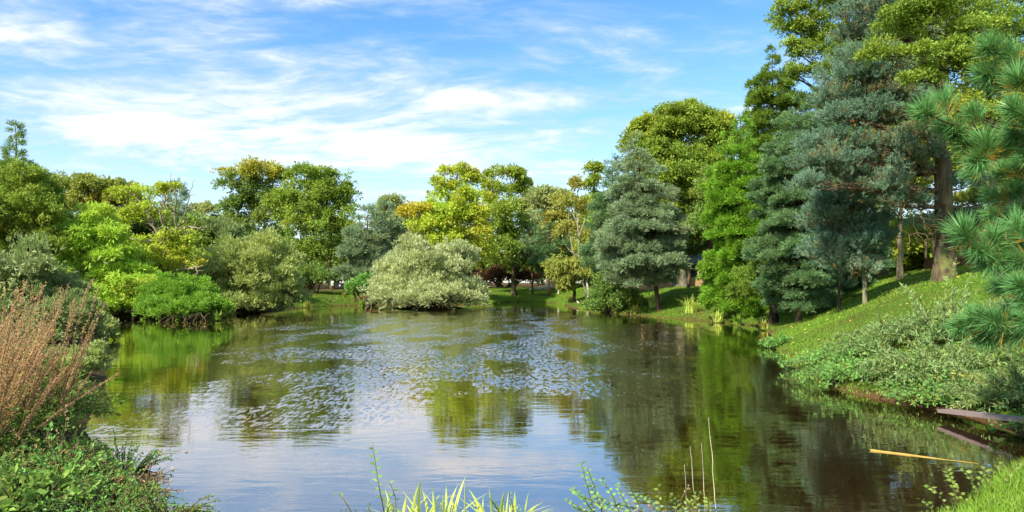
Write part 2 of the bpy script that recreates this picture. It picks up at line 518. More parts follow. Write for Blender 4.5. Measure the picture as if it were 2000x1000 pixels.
cb = t.n('ShaderNodeTexNoise', {'Vector': t.n('ShaderNodeMapping', {'Vector': pos, 'Scale': (9.0, 4.0, 1), 'Location': (31, 7, 3)}).outputs[0], 'Scale': 1.0, 'Detail': 2.0})
gust = t.n('ShaderNodeTexNoise', {'Vector': t.n('ShaderNodeMapping', {'Vector': pos, 'Scale': (0.8, 0.34, 1)}).outputs[0], 'Scale': 1.0, 'Detail': 4.0})
h = t.m('ADD', t.m('MULTIPLY', fine.outputs[0], amp), t.m('MULTIPLY', wave.outputs[0], 0.0022))
puff = t.m('MULTIPLY', breeze, t.sstep(gust.outputs[0], 0.28, 0.62))
sy = t.m('MULTIPLY', t.m('MULTIPLY', t.sstep(ca.outputs[0], 0.42, 0.62), puff), -0.20)
sx = t.m('MULTIPLY', t.m('MULTIPLY', t.m('SUBTRACT', cb.outputs[0], 0.5), puff), 0.22)
nv = t.n('ShaderNodeVectorMath', {0: t.n('ShaderNodeCombineXYZ', {0: sx, 1: sy, 2: 1.0}).outputs[0]}, operation='NORMALIZE')
bu = t.n('ShaderNodeBump', {'Height': h, 'Strength': 1.0, 'Distance': 1.0, 'Normal': nv.outputs[0]})
# brown peat colour, rustier by the left bank: shallow mud plus painted-in dock reflection
ls = t.m('ADD', t.m('MULTIPLY', sp.outputs[0], 0.87), t.m('MULTIPLY', sp.outputs[1], 0.50))
sed_refl = t.m('MULTIPLY', t.sstep(ls, 0.6, -0.9), 0.8)
wc = t.mix(sed_refl, lin((46, 30, 12)), lin((120, 66, 20)))
df = t.n('ShaderNodeBsdfDiffuse', {'Color': wc, 'Normal': bu.outputs[0]})
gl = t.n('ShaderNodeBsdfGlossy', {'Color': (1.0, 0.94, 0.91, 1), 'Roughness': 0.015, 'Normal': bu.outputs[0]})
fr = t.n('ShaderNodeFresnel', {'IOR': 3.4, 'Normal': bu.outputs[0]})
mx = t.n('ShaderNodeMixShader', {0: t.m('MULTIPLY', fr.outputs[0], 1.6, clamp=True), 1: df.outputs[0], 2: gl.outputs[0]})
t.n('ShaderNodeOutputMaterial', {0: mx.outputs[0]})
kind(mesh('water', [(-30, 3, 0), (20, 3, 0), (20, 80, 0), (-30, 80, 0)], [(0, 1, 2, 3)], m), 'structure')

# ------------------------------------------------------------------ trees and bushes
def lob(px, py, rx, ry, Y, hue=0.0, dep=None, dy=None, dens=1.0, tint=0.5):
    c = P(px, py, Y)
    s = Y / FPX
    off = rng.uniform(-0.35, 0.35) * rx * s * 1.4 if dy is None else dy
    k = (Y + off) / Y
    c = P(px, py, Y + off)
    return dict(c=c, r=np.array([rx * s * k, (dep if dep else rx * s * 0.9), ry * s * k]), hue=hue, dens=dens, tint=tint)


STY = dict(  # l, w, spray radius in units of Y/1000; leaves per spray; clumps per lobe; clump radius; forward / outward / random
    broad=dict(l=4.0, w=2.2, sr=5.4, nl=16, nsub=18, rs=0.42, fwd=0.5, out=0.8, rnd=0.8, flat=0.62, up=0.35),
    airy=dict(l=3.9, w=2.1, sr=5.2, nl=12, nsub=12, rs=0.36, fwd=0.5, out=0.8, rnd=0.8, flat=0.62, up=0.35),
    dense=dict(l=4.0, w=2.1, sr=5.2, nl=16, nsub=26, rs=0.34, fwd=0.6, out=0.7, rnd=0.7, flat=0.8, up=0.35),
    feather=dict(l=5.6, w=1.5, sr=5.5, nl=18, nsub=18, rs=0.36, fwd=0.9, out=0.6, rnd=0.5, flat=0.42, up=0.1, droop=0.25),
    dome=dict(l=5.2, w=1.8, sr=5.4, nl=16, nsub=46, rs=0.23, fwd=1.0, out=0.6, rnd=0.5, flat=0.9, up=0.75),
    needle=dict(l=4.4, w=0.9, sr=4.2, nl=22, nsub=11, rs=0.36, fwd=1.1, out=0.7, rnd=0.4, flat=0.55, up=0.45, len=2.0, wid=0.4),
    hang=dict(l=5.0, w=1.7, sr=4.6, nl=16, nsub=26, rs=0.30, fwd=0.6, out=0.5, rnd=0.5, flat=1.1, up=-0.7, droop=0.6),
)


def fill(Lv, lobes, Y, sty, dens=1.0, leaf=1.0, tj=0.16, centres=None, ground=None):
    S = STY[sty] if isinstance(sty, str) else sty
    q = Y / 1000.0
    for lb in lobes:
        c, r = lb['c'], lb['r']
        Rm = float(np.mean(r))
        ns = max(5, int(S['nsub'] * rng.uniform(0.85, 1.15)))
        d = rand_unit(ns)
        d[:, 2] = np.where(d[:, 2] < -0.25, -d[:, 2] * 0.8, d[:, 2])
        d = unit(d)
        rsub = S['rs'] * Rm * rng.uniform(0.5, 1.45, ns)
        sc = c + d * (r - 0.0) * rng.uniform(0.4, 1.04, (ns, 1))
        sc = np.vstack([sc, c + rng.normal(0, 0.25, (2, 3)) * r])
        rsub = np.append(rsub, [S['rs'] * Rm * 1.2] * 2)
        d = np.vstack([d, rand_unit(2)])
        if centres is not None:
            centres.append((lb, sc))
        sr = S['sr'] * q * leaf
        for k in range(len(sc)):
            n = int(max(3, 4 * rsub[k] ** 2 * (0.4 + 0.6 * S['flat']) / sr ** 2 * dens * lb['dens'] * rng.uniform(0.75, 1.2)))
            e = rand_unit(n)
            e[:, 2] = np.where((e[:, 2] < -0.1) & (rng.random(n) < 0.6), -e[:, 2], e[:, 2])
            C = sc[k] + e * rsub[k] * np.array([1, 1, S['flat']]) * np.where(rng.random((n, 1)) < 0.12, rng.uniform(1.0, 1.5, (n, 1)), rng.uniform(0.35, 1.08, (n, 1)))
            A = e * 0.6 + d[k] * 0.4 + np.array([0, 0, S['up']]) + rng.normal(0, 0.2, (n, 3))
            if ground is not None:
                ok = C[:, 2] > ground + 0.02
                C, A = C[ok], A[ok]
                n = len(C)
                if n == 0:
                    continue
            tn = np.clip(lb['tint'] + rng.normal(0, tj) + rng.normal(0, 0.08, n), 0, 1)
            hu = lb['hue'] + max(0, rng.normal(-0.05, 0.16))
            if 'len' in S:
                hu = np.where(rng.random(n) < (0.45 if rng.random() < 0.09 else 0.015), 0.6, hu)
            Lv.sprays(C, A, sr * S.get('len', 1.1), sr * S.get('wid', 0.75), S['nl'], S['l'] * q * leaf, S['w'] * q * leaf, S['fwd'], S['out'], S['rnd'], tn, hu, droop=S.get('droop', 0.0), tj=0.2, hj=0.08)


def tree(name, label, cat, base, Y, tw, lobes, leaf, bark, sty='broad', dens=1.0, lsz=1.0, top=None, lean=(0, 0), group=None, fork=0.45, sub=5, gpy=None, extra=None, stop=None):
    """base: px of the trunk foot (on the ground), tw: trunk width in px, lobes: (px, py, rx, ry[, hue[, dens]]) in the frame's pixels"""
    bx = (base - 1000) / FPX * Y
    bz = G1(bx, Y) if gpy is None else P(base, gpy, Y)[2]
    rt = root(name, (bx, Y, bz), label, cat, group)
    L3 = []
    for lb in lobes:
        L3.append(lb if isinstance(lb, dict) else lob(*lb[:4], Y, *(lb[4:5] or (0.0,)), dens=(lb[5] if len(lb) > 5 else 1.0)))
    ctr = []
    Lv = Leaves()
    fill(Lv, L3, Y, sty, dens, lsz, centres=ctr)
    rag = []
    for l3 in L3:
        for q in range(3):
            d_ = rand_unit(1)[0]
            d_[2] = abs(d_[2]) * 0.8 - 0.15
            rag.append(dict(c=l3['c'] + d_ * l3['r'] * rng.uniform(0.95, 1.3), r=l3['r'] * rng.uniform(0.22, 0.4), hue=l3['hue'] + rng.uniform(-0.05, 0.12), dens=l3['dens'] * 0.9, tint=l3['tint'] + rng.normal(0, 0.15)))
    fill(Lv, rag, Y, dict(STY[sty] if isinstance(sty, str) else sty, nsub=5, rs=0.5), dens, lsz)
    zs = [l['c'][2] for l in L3]
    tz = max(zs)
    cxy = np.mean([l['c'][:2] for l in L3], 0)
    tip = np.array([*(cxy * 0.5 + np.array([bx, Y]) * 0.5), tz]) if top is None else P(*top, Y)
    w = Wood()
    r0 = tw * Y / FPX / 2
    pts = curve((bx, Y, bz - 0.15), tip, 0, 0.02, 16)
    rad = r0 * (1 - 0.86 * np.linspace(0, 1, 16) ** 0.9)
    rad[0] *= 1.5
    rad[1] *= 1.12
    w.tube(pts, rad, 10)
    w.build('trunk', BK[bark], rt)
    zt = pts[:, 2]
    for lb, sc in ctr:
        w = Wood()
        att = np.clip(lb['c'][2] - lb['r'][2] * 0.6 - np.linalg.norm(lb['c'][:2] - tip[:2]) * fork, bz + 0.35 * (tz - bz) if sty != 'needle' else bz + 0.15 * (tz - bz), tz)
        k = int(np.argmin(np.abs(zt - att)))
        rr = max(rad[k] * 0.55, r0 * 0.12)
        lp = limb(w, pts[k], lb['c'], rr, rr * 0.35, 0.08 if sty != 'needle' else -0.03, 0.04, 9, 6)
        idx = rng.permutation(len(sc))[:sub]
        for q in idx:
            j = rng.integers(4, 9)
            limb(w, lp[j], sc[q], rr * 0.35, rr * 0.08, 0.05, 0.06, 6, 4)
        w.build('branch', BK[bark], rt)
    Lv.build('crown', LM[leaf], rt)
    if extra:
        extra(rt)
    return rt


def bush(name, label, cat, px, Y, lobes, leaf, sty='dome', dens=1.0, lsz=1.0, group=None, bark='twig', nst=14, gz0=None):
    bx = (px - 1000) / FPX * Y
    bz = G1(bx, Y) if gz0 is None else gz0
    rt = root(name, (bx, Y, bz), label, cat, group)
    L3 = [lb if isinstance(lb, dict) else lob(*lb[:4], Y, *(lb[4:5] or (0.0,)), dens=(lb[5] if len(lb) > 5 else 1.0)) for lb in lobes]
    Lv = Leaves()
    ctr = []
    fill(Lv, L3, Y, sty, dens, lsz, centres=ctr, ground=float(np.clip(bz, 0.0, 0.3)))
    w = Wood()
    allc = np.vstack([s for _, s in ctr])
    for q in rng.permutation(len(allc))[:nst]:
        f = np.array([bx, Y, bz - 0.1]) + rng.normal(0, 0.15, 3) * np.array([1, 1, 0]) * (Y / 20)
        limb(w, f, allc[q], 0.0014 * Y, 0.0004 * Y, 0.08, 0.04, 8, 5)
    w.build('stem', BK[bark], rt)
    Lv.build('foliage', LM[leaf], rt)
    return rt


def spire(name, label, cat, base, Y, tw, prof, leaf, bark, sty='needle', dens=1.0, lsz=1.0, step=14, hue=0.0, group=None, flat=0.34, gpy=None, up=0.0, pads=5, tipx=None):
    """conifer: prof = [(py, left reach px, right reach px)] from the tip down; boughs in whorls, each a bough with its foliage pad"""
    prof = np.array(prof, float)
    bx = (base - 1000) / FPX * Y
    bz = G1(bx, Y) if gpy is None else P(base, gpy, Y)[2]
    rt = root(name, (bx, Y, bz), label, cat, group)
    s = Y / FPX
    tip = np.array([bx if tipx is None else (tipx - 1000) / FPX * Y, Y, P(0, prof[0, 0], Y)[2]])
    w = Wood()
    r0 = tw * s / 2
    tp = curve((bx, Y, bz - 0.15), tip, 0, 0.008, 18)
    rad = r0 * (1 - 0.93 * np.linspace(0, 1, 18))
    rad[0] *= 1.4
    w.tube(tp, rad, 9)
    Lv = Leaves()
    bw = w
    py = prof[0, 0] + step * 0.4
    S = dict(STY[sty] if isinstance(sty, str) else sty)
    while py < prof[-1, 0]:
        l = np.interp(py, prof[:, 0], prof[:, 1]) * s
        r_ = np.interp(py, prof[:, 0], prof[:, 2]) * s
        z = P(0, py, Y)[2]
        hx = float(np.interp(z, tp[:, 2], tp[:, 0]))
        n = int(np.clip(3 + (l + r_) / s / 14, 4, pads + 4))
        a0 = rng.uniform(0, 6.28)
        for k in range(n):
            a = a0 + k * 6.283 / n + rng.normal(0, 0.25)
            ca, sa = math.cos(a), math.sin(a)
            reach = (r_ if ca > 0 else l) * abs(ca) + 0.5 * (l + r_) * (1 - abs(ca))
            reach *= rng.uniform(0.55, 1.2)
            zj = z + rng.normal(0, step * s * 0.35) + up * reach
            p0 = np.array([hx, Y, min(zj - up * reach * 1.2, tip[2])])
            pe = np.array([hx + ca * reach, Y + sa * reach, zj - 0.06 * reach])
            rr = max(0.03 * reach, 0.012)
            dn = dens * min(1.0, 0.3 + (py - prof[0, 0]) / 110.0)
            lp = limb(bw, p0, pe, rr, rr * 0.2, 0.04, 0.03, 7, 5)
            od = unit(np.array([ca, sa, 0.0]))
            ld = np.array([-sa, ca, 0.0])
            sr = S['sr'] * Y / 1000 * lsz
            wd = max(reach * 0.30, 5 * s) * rng.uniform(0.7, 1.2)
            ns = int(max(5, 2.6 * reach * wd / sr ** 2 * dn))
            f = 0.18 + 0.9 * rng.random(ns) ** 0.75
            la = rng.normal(0, 1, ns)
            tap = np.clip(1.35 - f, 0.25, 0.9) * np.clip(f * 2.2, 0.3, 1)
            C = lp[0] + (pe - p0) * f[:, None] + ld * (la * wd * tap * 0.8)[:, None]
            C[:, 2] += -0.10 * np.abs(la) * wd + rng.normal(0, flat * 0.22 * wd, ns) + 0.05 * reach * np.sin(np.pi * np.clip(f, 0, 1))
            A = od * 0.7 + ld * (np.sign(la) * np.clip(np.abs(la), 0, 1.3) * 0.6)[:, None] + np.array([0, 0, S['up'] * 0.8]) + rng.normal(0, 0.25, (ns, 3))
            bt = 0.5 + rng.normal(0, 0.14)
            hu = np.where(rng.random(ns) < 0.10 * (f < 0.45), 0.6, hue + max(0, rng.normal(-0.05, 0.12)))
            Lv.sprays(C, A, sr * S.get('len', 1.1), sr * S.get('wid', 0.75), S['nl'], S['l'] * Y / 1000 * lsz, S['w'] * Y / 1000 * lsz, S['fwd'], S['out'], S['rnd'], np.clip(bt + rng.normal(0, 0.1, ns), 0, 1), hu, droop=S.get('droop', 0.0), tj=0.2, hj=0.08)
        py += step * rng.uniform(0.8, 1.2)
    bw.build('trunk', BK[bark], rt)
    Lv.build('crown', LM[leaf], rt)
    return rt

# ---- far wood that reads as one mass
def far_wood():
    Lv = Leaves()
    w = Wood()
    for k in range(120):
        x = rng.uniform(-95, 100)
        y = rng.uniform(98, 135)
        hgt = rng.uniform(5.5, 9.0)
        z0 = 1.4
        for q in range(3):
            c = np.array([x + rng.normal(0, 1.2), y + rng.normal(0, 1.2), z0 + hgt * (0.25 + 0.26 * q)])
            rr = 2.9 - 0.5 * q
            fill(Lv, [dict(c=c, r=np.array([rr, rr, rr * 0.75]), hue=max(0, rng.normal(0.0, 0.2)), dens=0.55, tint=0.35)], 110, 'dense', 0.6, 1.5)
    o = Lv.build('distant_woods', LM['deep'])
    kind(o, 'stuff')


far_wood()

# ---- left side
NS = dict(STY['needle'], nsub=8)
spire('larch_tree', 'tall olive larch with a thin bare-tipped spire at the far left', 'tree', 30, 40, 13,
      [(246, 2, 2), (268, 7, 6), (290, 15, 12), (318, 22, 20), (350, 46, 56), (400, 72, 80), (470, 90, 100), (560, 95, 95)], 'hem', 'pine', sty='needle', dens=0.7, hue=0.0, step=15, flat=0.7)
tree('oak_tree', 'olive-brown autumn oak behind the lime tree, yellowish patch on its crown', 'tree', 170, 52, 12,
     [(140, 375, 38, 24, 0.1), (185, 368, 36, 22, 0.1), (100, 365, 30, 20), (225, 372, 30, 18, 0.15), (205, 396, 24, 18, 0.75), (150, 410, 40, 30, 0.25), (215, 440, 40, 40, 0.2), (130, 460, 45, 45), (180, 500, 50, 40), (240, 395, 30, 25, 0.3)], 'olive', 'oak', dens=0.9)
tree('oak_tree', 'broad olive-green oak in front of the larch, beside the grey bush', 'tree', 45, 37, 10,
     [(30, 340, 36, 22, 0.1), (75, 365, 34, 26, 0.15), (10, 380, 40, 40), (55, 405, 46, 34, 0.1), (95, 430, 30, 34, 0.1), (20, 450, 46, 40, 0.05), (70, 470, 44, 34, 0.15), (-20, 420, 40, 60), (110, 480, 26, 30)], 'oak', 'oak', sty='airy', dens=1.1)
tree('ash_tree', 'mid-green tree filling the gap beside the larch', 'tree', 90, 46, 10,
     [(85, 420, 40, 40), (60, 480, 50, 40), (115, 490, 40, 45, 0.1), (100, 550, 50, 30)], 'oak', 'oak')
tree('lime_tree', 'bright lime-green feathery tree above the left bank', 'tree', 190, 39, 9,
     [(185, 425, 30, 22, 0.2), (165, 455, 42, 24), (205, 465, 36, 26), (150, 490, 45, 28), (215, 505, 48, 30), (160, 530, 50, 30), (240, 545, 45, 32), (200, 575, 60, 28), (255, 590, 45, 22), (150, 585, 45, 28)], 'lime', 'grey', sty='feather', dens=1.1)


def dead_limbs(rt):
    Y = 43
    paths = [[(318, 478), (300, 440), (270, 410), (242, 385)], [(300, 440), (285, 415), (262, 380), (250, 372)], [(318, 478), (325, 445), (312, 415), (290, 388)],
             [(325, 470), (345, 448), (342, 415), (345, 385), (332, 362)], [(345, 448), (362, 430), (366, 400), (372, 372)], [(345, 448), (370, 445), (395, 444)],
             [(335, 460), (355, 462), (372, 460)], [(305, 470), (270, 470), (240, 462), (222, 466)], [(318, 478), (290, 482), (262, 474)],
             [(330, 545), (350, 528), (372, 525), (384, 518), (386, 535)], [(325, 550), (290, 535), (270, 540), (252, 548)], [(345, 415), (330, 405), (322, 395)], [(270, 410), (258, 418), (246, 424)], [(312, 415), (322, 390), (318, 375)]]
    for q in paths:
        w = Wood()
        off = rng.uniform(-0.8, 0.3)
        pts = np.array([P(a, b, Y + off * k) for k, (a, b) in enumerate(q)])
        tt = np.linspace(0, 1, len(pts))
        t2 = np.linspace(0, 1, 14)
        sm = np.stack([np.interp(t2, tt, pts[:, d]) for d in range(3)], 1) + rng.normal(0, 0.035, (14, 3))
        w.tube(sm, np.linspace(0.085, 0.018, 14), 6)
        for k in range(9):
            j = rng.integers(4, 14)
            d = unit(rng.normal(size=3) + np.array([0, -0.2, 0.4]))
            limb(w, sm[j], sm[j] + d * rng.uniform(0.3, 0.9), 0.028, 0.006, 0.1, 0.09, 6, 4)
        w.build('bare_branch', BK['dead'], rt)


tree('oak_tree', 'yellow-green oak with pale twisted bare branches over the left bank', 'tree', 335, 43, 16,
     [(275, 385, 45, 16, 0.15), (300, 420, 34, 20, 0.1), (260, 430, 28, 22, 0.1), (320, 500, 50, 32, 0.2), (290, 530, 40, 30, 0.15), (350, 520, 34, 30, 0.35), (315, 565, 60, 30), (340, 470, 34, 24, 0.1), (330, 372, 16, 10, 0.2), (265, 510, 36, 40)],
     'gold', 'grey', sty='airy', top=(318, 470), extra=dead_limbs)
spire('pine_tree', 'slim grey-green spire pine behind the bare-branched oak', 'tree', 346, 60, 6,
      [(362, 2, 2), (385, 16, 14), (420, 28, 30), (470, 32, 34), (540, 34, 34)], 'pine', 'pine', dens=0.9, step=13)
tree('ash_tree', 'thin pale tree between the spire pine and the rounded willow', 'tree', 400, 78, 7,
     [(400, 418, 24, 14, 0.1), (385, 440, 26, 20), (415, 440, 24, 18), (400, 470, 36, 26)], 'pale', 'oak', sty='airy')
bush('laurel_bush', 'shaded bush filling the gap behind the big domed willow', 'bush', 510, 68,
     [(500, 545, 40, 24), (540, 540, 34, 26), (465, 545, 40, 24)], 'deep', sty='dense')
tree('ash_tree', 'shaded green tree tucked behind the oak with bare branches', 'tree', 285, 56, 8,
     [(250, 450, 36, 36), (300, 455, 40, 36), (345, 480, 40, 36), (270, 520, 50, 40), (330, 540, 50, 36)], 'deep', 'oak', dens=0.8)
tree('maple_tree', 'small yellow-leaved maple drooping over water beside the bright bush', 'tree', 262, 38.5, 6,
     [(235, 592, 36, 18, 0.2), (270, 575, 34, 20, 0.35), (250, 555, 34, 18, 0.1), (215, 605, 22, 10, 0.1), (290, 560, 26, 16, 0.5)], 'lime', 'grey', dens=1.0)

# ---- left bushes
bush('willow_bush', 'grey-green rounded willow bush behind the rusty dock stalks', 'bush', 60, 19.0,
     [(20, 560, 100, 76), (85, 585, 80, 70), (135, 625, 60, 50), (150, 660, 56, 40), (20, 640, 90, 70), (90, 660, 80, 50)], 'blueb', dens=1.0, lsz=0.95, nst=24)
bush('willow_bush', 'small grey-green bush low on the left shore before the lime tree', 'bush', 165, 25.5,
     [(165, 640, 34, 22), (145, 632, 30, 26), (120, 630, 30, 30)], 'blueb', dens=1.0)
bush('willow_bush', 'dark green bush at the left water edge behind the dock', 'bush', 120, 13.5,
     [(110, 735, 70, 50), (155, 745, 50, 50), (60, 730, 70, 56), (180, 720, 34, 44), (188, 750, 28, 26), (165, 775, 34, 26)], 'willow', dens=1.0, lsz=0.9)
bush('round_bush', 'bright green rounded bush hanging over the left water edge', 'bush', 352, 37.3,
     [(350, 588, 66, 46), (405, 606, 38, 26, 0.15), (310, 600, 36, 30), (352, 612, 76, 20)], 'brt', sty=dict(STY['dome'], nsub=80, rs=0.2), dens=1.15, lsz=0.85)
bush('willow_bush', 'tall grey willow bush behind, upper left of the big domed willow', 'bush', 430, 53,
     [(425, 478, 56, 46), (385, 520, 40, 60), (450, 520, 60, 60), (400, 560, 50, 46)], 'blueb', dens=1.0)
bush('willow_bush', 'big domed olive-green willow on the left of the inlet', 'bush', 480, 46,
     [(492, 540, 92, 78, 0.1), (425, 572, 60, 52), (550, 580, 42, 46), (500, 578, 88, 50), (480, 600, 80, 30), (390, 608, 44, 28)], 'willow', sty=dict(STY['dome'], nsub=90, rs=0.18), dens=1.15)
bush('silver_willow', 'silver-leaved dome-shaped willow on its islet in the middle of the pond', 'bush', 835, 51.5,
     [(834, 545, 112, 70), (770, 580, 52, 34), (895, 580, 54, 34), (835, 588, 110, 30, 0.05)], 'silver', sty=dict(STY['dome'], nsub=120, rs=0.17), dens=1.15, lsz=0.9, nst=30)

bush('willow_bush', 'little green bush on the left shore between the grey bush and the bright round one', 'bush', 205, 23.5,
     [(200, 650, 24, 24), (185, 640, 26, 26), (212, 664, 16, 14)], 'willow', lsz=0.9)
# ---- middle trees
tree('oak_tree', 'spreading oak with a yellow-topped airy crown left of the tallest middle oak', 'tree', 525, 76, 9,
     [(505, 340, 50, 15, 0.8), (545, 352, 28, 18, 0.45), (465, 368, 28, 26, 0.05), (510, 385, 36, 26, 0.1), (455, 410, 24, 24), (545, 405, 30, 28, 0.05), (495, 440, 56, 34, 0.2), (530, 480, 56, 40), (450, 450, 34, 34), (560, 420, 30, 40), (480, 400, 36, 24), (520, 520, 50, 40), (475, 355, 24, 18, 0.3)], 'deep', 'dark', sty='airy', dens=1.0)
tree('oak_tree', 'large dark green oak with open top standing over the inlet lawn', 'tree', 650, 70, 8,
     [(590, 342, 30, 20), (640, 352, 34, 22), (670, 382, 26, 26), (580, 385, 28, 26, 0.05), (625, 395, 40, 28, 0.12), (670, 420, 28, 26), (590, 440, 44, 36, 0.1), (645, 455, 46, 40), (590, 500, 56, 44), (650, 505, 44, 36), (570, 545, 34, 30), (640, 470, 50, 50), (615, 420, 46, 36), (560, 400, 26, 34, 0.05), (615, 372, 30, 20), (660, 385, 26, 22)], 'oak', 'oak', sty='airy', dens=1.1)
bush('laurel_bush', 'dark glossy bush under the large oak by the inlet lawn', 'bush', 610, 63,
     [(600, 545, 24, 22), (625, 548, 22, 18), (590, 560, 18, 12)], 'deep', sty='dense')
spire('pine_tree', 'blue-green pine with level branches left of the silver willow', 'tree', 718, 66, 8,
      [(400, 3, 3), (430, 24, 26), (470, 36, 40), (510, 44, 42), (548, 46, 40)], 'pine', 'pine', dens=1.0, step=17)
spire('pine_tree', 'pine behind the silver willow with thinner trunk and paler crown', 'tree', 752, 76, 6,
      [(395, 3, 3), (420, 22, 22), (470, 36, 34), (540, 40, 36)], 'pine', 'pine', dens=1.0, step=16)
tree('ash_tree', 'rounded pale green tree top between the pines and the yellow oak', 'tree', 768, 92, 8,
     [(768, 405, 22, 16), (785, 440, 26, 26), (760, 440, 28, 26), (800, 480, 30, 36)], 'pale', 'oak')
bush('round_bush', 'low mid-green bush at the left foot of the silver willow', 'bush', 712, 60,
     [(700, 562, 20, 12), (722, 556, 20, 16), (690, 566, 12, 8)], 'mint', sty='dense')
tree('oak_tree', 'tall yellow-lime oak with bare tip rising behind the silver willow', 'tree', 886, 64, 9,
     [(890, 342, 30, 14, 0.3), (868, 368, 24, 18, 0.3), (915, 360, 26, 18, 0.3), (885, 392, 40, 20, 0.1), (818, 418, 32, 16, 0.7), (850, 420, 36, 24, 0.05), (840, 452, 40, 22), (915, 420, 34, 26, 0.3), (880, 440, 36, 22, 0.1), (925, 455, 34, 34, 0.4), (860, 480, 46, 24, 0.2), (910, 495, 50, 34, 0.3), (905, 395, 34, 22, 0.2), (830, 445, 36, 24, 0.3), (885, 420, 40, 24), (800, 420, 20, 12, 0.8)], 'gold', 'oak', sty='airy', dens=1.05, top=(893, 322))
tree('oak_tree', 'green-gold oak with its foot on the far lawn', 'tree', 1004, 74, 9.5,
     [(975, 345, 24, 16, 0.15), (1005, 342, 22, 14, 0.2), (1022, 362, 18, 14, 0.2), (962, 372, 20, 16, 0.3), (995, 380, 26, 16, 0.1), (985, 420, 48, 26, 0.2), (1010, 450, 36, 34), (960, 455, 34, 34, 0.1), (990, 490, 52, 34), (1015, 520, 30, 20), (950, 505, 32, 30, 0.2)], 'oak', 'oak', sty='airy', dens=1.1)
tree('maple_tree', 'orange-tinged yellow maple between the two middle oaks', 'tree', 945, 80, 6,
     [(940, 430, 30, 26, 0.5), (935, 470, 36, 30, 0.6), (955, 395, 24, 22, 0.3), (930, 510, 40, 30, 0.35)], 'gold', 'dark', sty='airy')
tree('ash_tree', 'rounded grey-green tree far behind the birch', 'tree', 1070, 96, 8,
     [(1060, 392, 44, 22), (1090, 400, 34, 22), (1035, 420, 30, 26), (1080, 440, 46, 34), (1050, 480, 46, 34)], 'pale', 'oak')
spire('pine_tree', 'young pine with flat grey-green pads on the far lawn', 'tree', 1040, 74, 4.5,
      [(418, 6, 6), (450, 26, 28), (485, 34, 30), (520, 32, 22)], 'pine', 'pine', dens=1.0, step=19, flat=0.28)
spire('pine_tree', 'dark pine with bare lower trunk right of the young lawn pine', 'tree', 1072, 72, 5,
      [(425, 6, 6), (450, 26, 28), (490, 34, 34), (530, 30, 30)], 'dpine', 'pine', dens=1.0, step=17)
tree('birch_tree', 'golden-leaved birch behind the white-stemmed one', 'tree', 1090, 72, 4,
     [(1085, 440, 30, 22, 0.7), (1110, 460, 24, 24, 0.5), (1095, 405, 22, 22, 0.4), (1120, 500, 26, 30, 0.3)], 'weep', 'birch', sty='airy')


def birch_limbs(rt):
    Y = 59
    for q in [[(1146, 575), (1133, 530), (1128, 470), (1126, 400), (1130, 352)], [(1133, 525), (1118, 490), (1110, 440), (1112, 400)], [(1136, 540), (1150, 490), (1160, 460)], [(1130, 500), (1112, 488), (1098, 470)], [(1128, 470), (1142, 430), (1148, 400)], [(1128, 440), (1115, 405), (1108, 375)], [(1137, 545), (1152, 515), (1156, 490)]]:
        w = Wood()
        pts = np.array([P(a, b, Y) for a, b in q]) + rng.normal(0, 0.15, (len(q), 3)) * np.array([0, 1, 0])
        t2 = np.linspace(0, 1, 12)
        sm = np.stack([np.interp(t2, np.linspace(0, 1, len(q)), pts[:, d]) for d in range(3)], 1) + rng.normal(0, 0.02, (12, 3))
        w.tube(sm, np.linspace(0.045, 0.012, 12), 6)
        w.build('branch', BK['birch'], rt)


tree('birch_tree', 'white-stemmed birch with thin sparse crown leaning left by the water', 'tree', 1150, 59, 5.5,
     [(1128, 366, 12, 14, 0.5, 0.7), (1112, 395, 12, 14, 0.3, 0.6), (1144, 410, 13, 20, 0.3, 0.7), (1155, 470, 14, 26, 0.2, 0.6), (1105, 455, 14, 20, 0.4, 0.6)], 'weep', 'birch', sty='airy', top=(1128, 420), extra=birch_limbs, sub=3)
tree('weeping_tree', 'small weeping tree with drooping olive leaves beside the birch', 'tree', 1122, 60, 8,
     [(1110, 520, 30, 16), (1140, 520, 30, 18), (1090, 540, 16, 22), (1125, 540, 28, 24), (1165, 545, 16, 26), (1100, 555, 12, 16)], 'weep', 'dark', sty='hang', top=(1120, 510))
tree('oak_tree', 'thin tall tree whose top tuft shows above the birch', 'tree', 1160, 70, 7,
     [(1155, 332, 14, 12, 0.2), (1158, 360, 12, 16, 0.1), (1162, 400, 20, 24), (1170, 450, 26, 40)], 'oak', 'oak', sty='airy')
bush('copper_hedge', 'red-brown hedge along the back of the far lawn', 'hedge', 985, 86,
     [(970, 543, 22, 16, 0.1), (1000, 540, 24, 18), (1030, 545, 20, 13, 0.1), (950, 545, 16, 13)], 'red', sty='dense')

